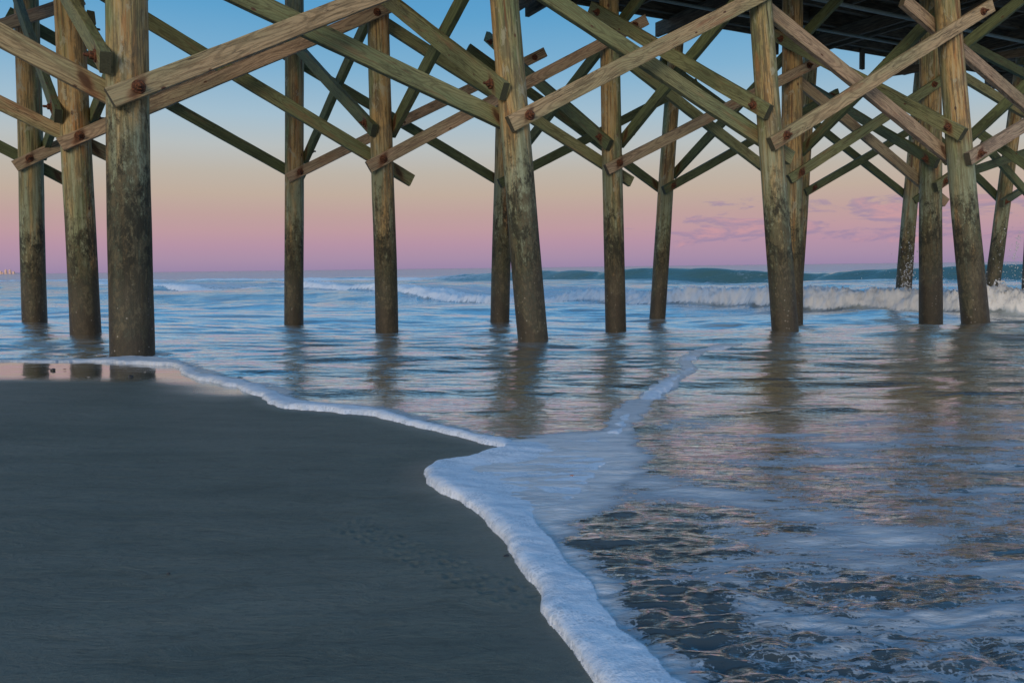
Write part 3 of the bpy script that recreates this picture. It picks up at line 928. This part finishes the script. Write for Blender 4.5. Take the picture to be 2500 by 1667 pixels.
def timber_mesh(name, L, w, th, mat, seed, ch=.006):
    prof = [(-th / 2 + ch, -w / 2), (th / 2 - ch, -w / 2), (th / 2, -w / 2 + ch), (th / 2, w / 2 - ch), (th / 2 - ch, w / 2), (-th / 2 + ch, w / 2), (-th / 2, w / 2 - ch), (-th / 2, -w / 2 + ch)]
    n = max(6, int(L / .18)); rr = random.Random(seed)
    vs = []; fc = []
    ph = rr.uniform(0, 6); bow = rr.uniform(-.02, .02)
    for i in range(n + 1):
        s = i / n
        oy = bow * math.sin(math.pi * s) + .003 * math.sin(s * 9 + ph); oz = .004 * math.sin(s * 7 + ph * 2)
        for (py, pz) in prof:
            vs.append((s * L + (rr.uniform(-.004, .004) if i in (0, n) else 0), py + oy + rr.uniform(-.0012, .0012), pz + oz + rr.uniform(-.0015, .0015)))
    for i in range(n):
        for j in range(8):
            k = (j + 1) % 8
            fc.append((i * 8 + j, (i + 1) * 8 + j, (i + 1) * 8 + k, i * 8 + k))
    fc.append(tuple(range(8))); fc.append(tuple(n * 8 + j for j in range(8))[::-1])
    me = bpy.data.meshes.new(name); me.from_pydata(vs, [], fc); me.materials.append(mat)
    return me


def bolt_mesh(seed):
    """round washer, hexagonal nut and a threaded stub, axis along +y from the timber face"""
    rr = random.Random(seed)
    vs = []; fc = []

    def ring(n, rad, y0, ph=0, jit=0.0):
        s = len(vs)
        for i in range(n):
            a_ = ph + 2 * math.pi * i / n; q = rad * (1 + rr.uniform(-jit, jit))
            vs.append((q * math.cos(a_), y0, q * math.sin(a_)))
        return s

    def cyl(n, rads, ph=0, jit=0.0):
        st_ = [ring(n, rd, yy, ph, jit) for rd, yy in rads]
        for a_, b_ in zip(st_[:-1], st_[1:]):
            for i in range(n): k = (i + 1) % n; fc.append((a_ + i, a_ + k, b_ + k, b_ + i))
        fc.append(tuple(st_[-1] + i for i in range(n)))
    cyl(20, [(.054, -.004), (.056, .006), (.050, .014)], 0, .06)
    cyl(6, [(.034, .012), (.036, .040), (.029, .048)], .3, .06)
    cyl(10, [(.015, .04), (.015, .085), (.011, .092)], 0, .10)
    me = bpy.data.meshes.new('bolt'); me.from_pydata(vs, [], [f[::-1] for f in fc]); me.materials.append(M_rust)
    return me


BOLTS = [bolt_mesh(k) for k in range(4)]
NB = [0]


def place_timber(name, p0, p1, w, th, mat, bolt=None, seed=0):
    d = (p1 - p0); L = d.length; d.normalize()
    n = Vector((0, 0, 1)).cross(d).normalized()      # thickness axis, horizontal
    wax = d.cross(n).normalized()
    me = timber_mesh(name, L, w, th, mat, seed)
    o = bpy.data.objects.new(name, me); COL.objects.link(o)
    Mx = Matrix((d, n, wax)).transposed().to_4x4(); Mx.translation = p0
    o.parent = pier; o.matrix_world = Mx
    if bolt is not None:
        for (xx, sgn_) in bolt:
            if xx > L: continue
            q = bpy.data.objects.new('bolt', BOLTS[NB[0] % 4]); COL.objects.link(q); NB[0] += 1
            q.parent = o
            loc = Matrix.Translation((xx, sgn_ * th / 2, random.uniform(-.012, .012)))
            q.matrix_local = loc @ Matrix.Rotation(0 if sgn_ > 0 else math.pi, 4, 'Z') @ Matrix.Rotation(random.uniform(0, 6), 4, 'Y')
    return o


TH = .085
# type, low pile, low end, high pile, high end, material, width
T, Mi, G_, Pk = M_brace_tan, M_brace_mid, M_brace_green, M_brace_pink
BR = [
    ('LF', 'P', (252, 226), 'F', (1150, -119), T, .166), ('LB', 'F', (1180, 290), 'P', (250, -150), Mi, .19),
    ('LF', 'F', (1171, 285), 'I', (1775, -25), T, .175), ('LB', 'I', (1816, 364), 'F', (1150, -78), Mi, .185),
    ('LF', 'I', (1771, 332), 'M', (2276, 14), T, .175), ('LB', 'M', (2186, 367), 'I', (1745, 10), Pk, .18),
    ('LF', 'M', (2222, 366), None, (2600, 142), Pk, .18), ('LB', None, (2600, 453), 'M', (2074, 0), Pk, .18),
    ('LB', 'P', (262, 222), None, (-300, -78), T, .18),
    ('LF', 'A', (138, 333), 'D', (897, 15), Pk, .158), ('LB', 'D', (946, 416), 'A', (150, -67), Mi, .18),
    ('LF', 'D', (846, 384), 'G', (1483, 47), Pk, .17), ('LB', 'G', (1450, 418), 'D', (865, 42), Mi, .17),
    ('LF', 'G', (1393, 390), 'J', (1878, 142), Pk, .17), ('LB', 'J', (1800, 420), 'G', (1395, 108), Mi, .17),
    ('LF', 'J', (1813, 412), 'L', (2168, 180), Mi, .17), ('LB', 'L', (2172, 466), 'J', (1812, 168), Pk, .17),
    ('LF', 'L', (2148, 430), None, (2420, 244), Mi, .17), ('LB', None, (2420, 300), 'L', (2130, 130), Mi, .17),
    ('LB', 'A', (262, 362), None, (-250, 118), T, .17),
    ('LF', 'B', (34, 382), 'C', (712, 65), Pk, .17), ('LB', 'C', (697, 413), 'B', (18, 30), G_, .18),
    ('LF', 'C', (661, 409), 'E', (1252, 120), Pk, .17), ('LB', 'E', (1160, 424), 'C', (655, 126), G_, .17),
    ('LF', 'E', (1147, 422), 'H', (1600, 190), G_, .17), ('LB', 'H', (1520, 436), 'E', (1075, 110), G_, .17),
    ('LF', 'H', (1524, 438), 'S', (1924, 212), G_, .165), ('LB', 'S', (1848, 380), 'H', (1517, 139), G_, .165),
    ('LF', 'S', (1850, 443), 'K', (2125, 280), G_, .165), ('LB', 'K', (2092, 458), 'S', (1860, 275), G_, .165),
    ('LF', 'K', (2099, 462), 'N', (2352, 290), G_, .165), ('LB', 'N', (2310, 472), 'K', (2100, 262), G_, .165),
    ('LF', 'N', (2300, 468), 'O', (2480, 350), G_, .165), ('LB', 'B', (168, 424), None, (-200, 232), G_, .17),
    ('LF', None, (-200, 125), 'B', (190, -2), Pk, .17),
    # across the pier
    ('TL', 'P', (240, 132), 'A', (157, -85), Mi, .18), ('TL', 'A', (136, 247), 'B', (20, -52), G_, .18),
    ('TL', 'F', (1159, 212), 'D', (860, -22), Mi, .19), ('TL', 'D', (859, 301), 'C', (640, 62), G_, .18),
    ('TL', 'I', (1766, 259), 'G', (1358, 18), Mi, .18), ('TL', 'G', (1401, 334), 'E', (1118, 84), G_, .18),
    ('TL', 'M', (2213, 309), 'J', (1778, 80), Mi, .18), ('TL', 'L', (2151, 377), 'S', (1858, 200), G_, .17),
    ('TR', 'A', (207, 266), 'P', (258, -80), G_, .17), ('TR', 'B', (103, 340), 'A', (154, 60), G_, .17),
    ('TR', 'D', (899, 305), 'F', (1100, -74), G_, .18), ('TR', 'C', (700, 368), 'D', (858, 15), G_, .17),
    ('TR', 'G', (1424, 330), 'I', (1746, -60), G_, .17), ('TR', 'E', (1163, 393), 'G', (1478, -14), G_, .17),
    ('TR', 'J', (1840, 350), 'M', (2165, 18), G_, .18), ('TR', 'H', (1545, 404), 'J', (1930, -6), G_, .17),
    ('TR', 'L', (2165, 372), None, (2420, 140), G_, .18),
]
FAKE = {}
import itertools
for bi, (ty, ka, lo_p, kb, hi_p, mat, w) in enumerate(BR):
    side_off = {'LF': -v2, 'LB': v2, 'TL': -u2, 'TR': u2}[ty]

    def anchor(k, pp):
        q = axis_at_y(k, pp[1]) if pp[1] > -40 else axis_at_y(k, pp[1])
        r_ = PILES[k]['r'](q.z)
        return q + side_off * (r_ + TH / 2 - .012)
    if ka and kb:
        a3, b3 = anchor(ka, lo_p), anchor(kb, hi_p)
        pn = Vector((0, 0, 1)).cross((b3 - a3)).normalized()
        base_pt = a3
    else:
        k = ka or kb
        a3 = anchor(k, lo_p if ka else hi_p)
        dirh = u2 if ty[0] == 'L' else v2
        pn = Vector((0, 0, 1)).cross(dirh).normalized(); base_pt = a3

    def onplane(pp):
        d = ray(*pp); o0 = Vector((0, 0, EYE))
        t_ = (base_pt - o0).dot(pn) / d.dot(pn)
        return o0 + d * t_
    p0, p1 = onplane(lo_p), onplane(hi_p)
    if ty in ('TL', 'TR') and ka in ('P', 'A', 'B'):
        # seen almost end on: take the ends from the piles they are bolted to
        dd = (b3 - a3).normalized(); p0 = a3 - dd * .25; p1 = b3 + dd * .25
    Lb = (p1 - p0).length
    front = -1 if ty in ('LF', 'TL') else 1
    # which local side faces away from the pile
    d_ = (p1 - p0).normalized(); nloc = Vector((0, 0, 1)).cross(d_).normalized()
    sgn_ = 1 if nloc.dot(side_off) > 0 else -1
    bl = [(.24, sgn_)]
    if kb: bl.append((Lb - .24, sgn_))
    o = place_timber('cross_brace', p0, p1, w, TH, mat, bl, bi)
    if Lb > 9 or Lb < 1: print('BRACE?', bi, ty, ka, kb, round(Lb, 2), [round(c_, 1) for c_ in p0], [round(c_, 1) for c_ in p1])

# bits of bracing at the right-hand edge, nearer the end of the pier
for (a_, da, b_, db, mat) in [((2420, 425), 15.5, (2246, 303), 16.5, G_), ((2420, 512), 19, (2256, 326), 18.0, G_),
                              ((2180, 134), 13.8, (2348, -2), 13.0, G_), ((2400, 196), 17, (2215, 100), 15.0, G_),
                              ((2180, 168), 15.2, (2116, 136), 16.2, Mi), ((2420, 330), 18, (2225, 395), 16.5, G_)]:
    p0 = Vector((0, 0, EYE)) + ray(*a_) * (da / ray(*a_).y); p1 = Vector((0, 0, EYE)) + ray(*b_) * (db / ray(*b_).y)
    place_timber('cross_brace', p0, p1, .17, TH, mat, None, int(a_[1]))

# deck: frame coordinates s along the pier, w across
ud = Vector((.883, .469, 0)); vd = Vector((-.469, .883, 0))


def dk(s, w, z_): return ud * s + vd * w + Vector((0, 0, z_))


def boxobj(name, s0, s1, w0, w1, z0, z1, mat, parent=pier):
    c0 = dk(s0, w0, z0)
    if abs(s1 - s0) >= abs(w1 - w0):
        p0 = dk(s0, (w0 + w1) / 2, (z0 + z1) / 2); p1 = dk(s1, (w0 + w1) / 2, (z0 + z1) / 2); th = abs(w1 - w0)
    else:
        p0 = dk((s0 + s1) / 2, w0, (z0 + z1) / 2); p1 = dk((s0 + s1) / 2, w1, (z0 + z1) / 2); th = abs(s1 - s0)
    return place_timber(name, p0, p1, abs(z1 - z0), th, mat, None, int(s0 * 7 + w0 * 3))


# caps over each bent
bents = {0: None}
tops = {1: ('P', 'B'), 2: ('F', 'C'), 3: ('I', 'E'), 4: ('M', 'H')}
caps_s = []
for k, (a_, b_) in tops.items():
    t0, t1 = axis_at(a_, 5.9), axis_at(b_, 5.9)
    caps_s.append(((t0.dot(ud) + t1.dot(ud)) / 2))
while len(caps_s) < 11: caps_s.append(caps_s[-1] + 3.7)
for s in caps_s:
    for off_ in (-.20, .12):
        boxobj('cap_beam', s + off_, s + off_ + .09, 6.2, 13.45, 5.76, 6.04, M_deck)
for w in np.linspace(6.5, 12.9, 9):
    boxobj('stringer', -12, 48, w - .045, w + .045, 6.05, 6.34, M_deck)
boxobj('fascia_board', -12, 48, 13.02, 13.07, 5.98, 6.42, M_deck)
boxobj('fascia_board', -12, 48, 6.30, 6.35, 5.98, 6.42, M_deck)
# decking: separate planks in one sheet, thin gaps between them
vs = []; fc = []
s = -12.0; rr = random.Random(9)
while s < 48:
    wd = .19; zj = rr.uniform(-.004, .004)
    P8 = [dk(a_, b_, c_ + zj) for c_ in (6.345, 6.385) for (a_, b_) in ((s, 6.2), (s + wd, 6.2), (s + wd, 13.2), (s, 13.2))]
    k = len(vs); vs += [tuple(p_) for p_ in P8]
    for f_ in ((0, 3, 2, 1), (4, 5, 6, 7), (0, 1, 5, 4), (1, 2, 6, 5), (2, 3, 7, 6), (3, 0, 4, 7)): fc.append(tuple(k + q for q in f_))
    s += wd + .006
me = bpy.data.meshes.new('decking'); me.from_pydata(vs, [], fc); me.materials.append(M_deck)
o = bpy.data.objects.new('decking', me); COL.objects.link(o); o.parent = pier
# blocking between the stringers
for q in range(16):
    s = 6 + q * 1.85
    boxobj('blocking', s, s + .07, 6.55, 12.85, 6.10, 6.30, M_deck)
rq = random.Random(4)
for q in range(14):
    s = rq.uniform(9, 34); w = rq.choice(list(np.linspace(6.5, 12.9, 9)[1:]))
    p0 = dk(s, w + .09, 6.32); p1 = dk(s, w + .09, 5.55 + rq.uniform(0, .25))
    d_ = (p1 - p0).normalized(); L_ = (p1 - p0).length
    o = bpy.data.objects.new('hanger_post', timber_mesh('hanger_post', L_, .12, .07, M_deck, q)); COL.objects.link(o); o.parent = pier
    Mx = Matrix((d_, vd, d_.cross(vd))).transposed().to_4x4(); Mx.translation = p0; o.matrix_world = Mx
# hanging straps / conduits


def tube(name, p0, p1, rad, mat, parent=pier):
    n = 12; d = (p1 - p0); L = d.length; vs = []; fc = []
    m_ = 12
    for i in range(m_ + 1):
        for j in range(n):
            a_ = 2 * math.pi * j / n; vs.append((rad * math.cos(a_), rad * math.sin(a_) - .03 * math.sin(math.pi * i / m_ * 3) ** 2 * .3, L * i / m_))
    for i in range(m_):
        for j in range(n): k = (j + 1) % n; fc.append((i * n + j, i * n + k, (i + 1) * n + k, (i + 1) * n + j))
    me = bpy.data.meshes.new(name); me.from_pydata(vs, [], fc); me.materials.append(mat)
    me.polygons.foreach_set('use_smooth', np.ones(len(fc), bool))
    o = bpy.data.objects.new(name, me); COL.objects.link(o); o.parent = parent
    orient(o, p0, d.normalized()); return o


tube('pipe', dk(6, 10.2, 5.70), dk(46, 10.2, 5.70), .035, M_pipe)
tube('pipe', dk(6, 11.4, 5.68), dk(46, 11.4, 5.68), .028, M_pipe)
tube('pipe', dk(10, 8.3, 5.69), dk(46, 8.3, 5.69), .03, M_pipe)
# lapped diagonal boards under the deck
for (s0, w0, s1, w1, z0, z1) in [(13, 7.2, 16.2, 12.4, 5.5, 5.6), (16.5, 12.6, 19.6, 7.4, 5.45, 5.6), (21, 7.2, 24, 12.5, 5.4, 5.6)]:
    place_timber('knee_brace', dk(s0, w0, z0), dk(s1, w1, z1), .17, .07, M_deck, None, int(s0))

# ================================================================== SPRAY
rr = random.Random(21)
vs = []; fc = []


def drop(c_, r_):
    k = len(vs)
    for d_ in ((1, 0, 0), (-1, 0, 0), (0, 1, 0), (0, -1, 0), (0, 0, 1.25), (0, 0, -1.25)):
        vs.append((c_.x + d_[0] * r_, c_.y + d_[1] * r_, c_.z + d_[2] * r_))
    for f_ in ((0, 2, 4), (2, 1, 4), (1, 3, 4), (3, 0, 4), (2, 0, 5), (1, 2, 5), (3, 1, 5), (0, 3, 5)): fc.append(tuple(k + q for q in f_))


def px3(x_, y_, d_):
    q = ray(x_, y_); return Vector((0, 0, EYE)) + q * (d_ / q.y)


for _ in range(230):
    yy = 672 - abs(rr.gauss(0, 1)) * 62; xx = rr.gauss(2082 + (672 - yy) * .13, 10)
    if yy > 480: drop(px3(xx, yy, rr.uniform(17.6, 18.2)), rr.choice([.005, .006, .008, .011, .016]))
for _ in range(260):
    yy = 700 - abs(rr.gauss(0, 1)) * 70; xx = rr.gauss(2318, 26)
    drop(px3(xx, yy, rr.uniform(16.6, 18.6)), rr.choice([.004, .006, .008, .010, .014]))
for _ in range(70):
    tq = rr.random(); drop(px3(2328 + 14 * tq + rr.gauss(0, 2), 605 - 68 * tq + rr.gauss(0, 3), 17.5), rr.choice([.006, .009, .013]))
for _ in range(120):
    yy = 690 - abs(rr.gauss(0, 1)) * 60; xx = rr.uniform(2165, 2270)
    drop(px3(xx, yy, rr.uniform(16.8, 18)), rr.choice([.005, .007, .010]))
for _ in range(40):
    drop(px3(rr.gauss(2052, 22), rr.uniform(560, 665), 17.8), rr.choice([.005, .008]))
for _ in range(1500):
    i = rr.choices(range(3, 7), [2, 3, 4, 4])[0]; f = rr.random()
    q0, q1 = w2_line[i], w2_line[i + 1]
    X_, Y_ = q0[0] + (q1[0] - q0[0]) * f, q0[1] + (q1[1] - q0[1]) * f
    hh = .25 + .05 * max(0, i - 3)
    drop(Vector((X_ + .5 + rr.gauss(0, .35), Y_ + .5 + rr.gauss(0, .35), hh + abs(rr.gauss(0, .11)))), rr.choice([.005, .007, .009, .013]))
# small ring of splash clinging to the pile
for q in range(90):
    a_ = q / 90 * 6.283; rx = 9 + 2 * math.sin(a_ * 3)
    drop(px3(2290 + (12 if q % 2 else 0) + rx * math.cos(a_) + rr.gauss(0, 1), 660 + 14 * math.sin(a_) + rr.gauss(0, 1), 18.3), rr.choice([.012, .018, .024]))
me = bpy.data.meshes.new('spray'); me.from_pydata(vs, [], fc); me.materials.append(M_drop)
me.polygons.foreach_set('use_smooth', np.ones(len(fc), bool))
o = bpy.data.objects.new('spray', me); COL.objects.link(o)
tag(o, 'white droplets of spray thrown up round the far pilings on the right', 'spray', None, 'stuff')

# ================================================================== SHELLS, PEBBLES
def surf_z(x_, y_):
    return float(base_h(np.float64(x_), np.float64(y_)))


def scallop(name, size, mat, px, lift, rz, label, tilt=.3):
    vs = [(0, 0, 0)]; fc = []; n = 22; m_ = 6
    for i in range(1, m_ + 1):
        for j in range(n + 1):
            a_ = R(-75 + 150 * j / n); rad = i / m_
            rad *= 1 - .12 * (abs(j - n / 2) / (n / 2)) ** 2
            vs.append((math.sin(a_) * rad, math.cos(a_) * rad, .32 * math.sin(math.pi * min(1, .15 + rad * .8)) + .035 * (j % 2) * rad))
    for j in range(n): fc.append((0, 1 + j, 2 + j))
    for i in range(m_ - 1):
        for j in range(n):
            a_ = 1 + i * (n + 1) + j; fc.append((a_, a_ + n + 1, a_ + n + 2, a_ + 1))
    me = bpy.data.meshes.new(name); me.from_pydata([(a_ * size, b_ * size, c_ * size) for a_, b_, c_ in vs], [], [f[::-1] for f in fc])
    me.materials.append(mat); o = bpy.data.objects.new(name, me); COL.objects.link(o)
    sm = o.modifiers.new('thick', 'SOLIDIFY'); sm.thickness = size * .08
    hx, hy = hit(*px); o.location = (hx, hy, surf_z(hx, hy) + lift); o.rotation_euler = (tilt, 0, rz)
    tag(o, label, 'shell'); return o


def pebble(name, size, mat, px, lift, label, cat='pebble', flat=.55, seed=1):
    vs = []; fc = []; n = 14; m_ = 9
    for i in range(m_ + 1):
        ph = math.pi * i / m_
        for j in range(n):
            th_ = 2 * math.pi * j / n
            d = (math.sin(ph) * math.cos(th_), math.sin(ph) * math.sin(th_), math.cos(ph))
            q = 1 + .22 * float(noise(d[0] * 1.3 + seed, d[1] * 1.3 + d[2], seed)) + .08 * float(noise(d[0] * 4 + seed, d[1] * 4 + d[2] * 3, seed))
            vs.append((d[0] * q * size * 1.3, d[1] * q * size, d[2] * q * size * flat))
    for i in range(m_):
        for j in range(n): k = (j + 1) % n; fc.append((i * n + j, (i + 1) * n + j, (i + 1) * n + k, i * n + k))
    me = bpy.data.meshes.new(name); me.from_pydata(vs, [], fc); me.materials.append(mat)
    me.polygons.foreach_set('use_smooth', np.ones(len(fc), bool))
    o = bpy.data.objects.new(name, me); COL.objects.link(o)
    hx, hy = hit(*px); o.location = (hx, hy, surf_z(hx, hy) + lift); o.rotation_euler = (0, 0, seed * 1.7)
    tag(o, label, cat); return o


scallop('seashell', .0085, M_sh_orange, (1315, 1117), .030, .4, 'small orange shell lying on the white foam')
scallop('seashell', .0085, M_sh_brown, (1418, 1209), .016, 2.0, 'brown shell at the edge of the dark water patch right of the foam')
scallop('seashell', .016, M_sh_brown, (150, 850), .002, 1.2, 'reddish brown shell on the mirror-wet sand between two piling reflections')
pebble('pebble', .013, M_sh_dark, (122, 851), .004, 'dark knobbly pebble on wet sand left of the reddish brown shell', seed=2, flat=.9)
pebble('pebble', .017, M_sh_dark, (301, 866), .004, 'largest black pebble on the wet sand below the thickest piling', seed=3)
scallop('seashell', .012, M_sh_pale, (334, 855), .002, 2.6, 'pale shell fragment in the reflection of the thickest piling')
scallop('seashell', .012, M_sh_pale, (204, 868), .002, .6, 'pale shell fragment on sand below the reflection of the second piling from the left')
pebble('pebble', .011, M_sh_dark, (1190, 1242 + 110), .002, 'tiny dark pebble on the sand close to the foam curve at the end of the track', seed=5) if False else None
pebble('pebble', .006, M_sh_dark, (1163, 1278), .002, 'small black pebble on dark sand between the track and the foam', seed=6)
pebble('pebble', .0032, M_sh_dark, (387, 1318), .002, 'lone tiny black pebble in the middle of the dark sand', seed=7)
pebble('pebble', .008, M_sh_brown, (1283, 1455), .002, 'small brown pebble on the sand beside the lower foam edge', seed=8) if False else None
pebble('pebble', .02, M_sh_dark, (552, 873), .010, 'dark pebble in the shallow water just behind the foam line', seed=9)

# ================================================================== FAR TOWERS
def tower(px, wpx, hpx, label, steps=1):
    D = 7000.0
    q = ray(px, 640); sx = q.x / q.y * D
    w = wpx * K / F * D; h = hpx * K / F * D
    e = bpy.data.objects.new('tower_block', None); COL.objects.link(e); e.location = (sx, D, 0)
    tag(e, label, 'building', 'towers on the far shore')

    def bx(name, x0, x1, y0, y1, z0, z1, mat):
        vs = [(a_, b_, c_) for c_ in (z0, z1) for (a_, b_) in ((x0, y0), (x1, y0), (x1, y1), (x0, y1))]
        me = bpy.data.meshes.new(name); me.from_pydata(vs, [], [(0, 3, 2, 1), (4, 5, 6, 7), (0, 1, 5, 4), (1, 2, 6, 5), (2, 3, 7, 6), (3, 0, 4, 7)])
        me.materials.append(mat); o = bpy.data.objects.new(name, me); COL.objects.link(o); o.parent = e
    hw = w / 2
    bx('wall', -hw, hw, 0, w * .8, -4, h, M_bldg)
    bx('roof', -hw * .45, hw * .45, w * .2, w * .6, h, h * 1.12, M_bldg)
    nfl = max(3, int(h / 9))
    for i in range(nfl):
        bx('window_band', -hw * .85, hw * .85, -.4, -.02, h * (i + .35) / nfl, h * (i + .7) / nfl, M_glass)
    return e


tower(1.5, 4, 6, 'squat sunlit tower block on the far shore, leftmost at the picture edge')
tower(6, 3, 3.5, 'lowest sunlit building between the far shore towers')
tower(13.5, 4.2, 9.5, 'tallest sunlit tower block on the far shore')
tower(23, 4.2, 9, 'sunlit tower block on the far shore just right of the tallest one')
tower(31, 4.5, 5, 'low wide sunlit block on the far shore, nearest to the first piling')

# low strip of land under them
vs = []; fc = []
n = 60
for i in range(n + 1):
    px_ = -60 + (110) * i / n; q = ray(px_, 640); D = 7100
    sx = q.x / q.y * D; h = 7 + 5 * float(fbm(np.float64(i * .4), np.float64(.3), 3, 5)); h *= float(sstep(0, .3, (n - i) / n * 1.0))
    vs += [(sx, D, -3), (sx, D, h), (sx, D + 300, h), (sx, D + 300, -3)]
for i in range(n):
    a_ = i * 4; b_ = a_ + 4
    fc += [(a_, b_, b_ + 1, a_ + 1), (a_ + 1, b_ + 1, b_ + 2, a_ + 2), (a_ + 2, b_ + 2, b_ + 3, a_ + 3)]
me = bpy.data.meshes.new('far_shore'); me.from_pydata(vs, [], fc); me.materials.append(M_glass)
o = bpy.data.objects.new('far_shore', me); COL.objects.link(o); tag(o, 'low distant shore under the towers', None, None, 'structure')
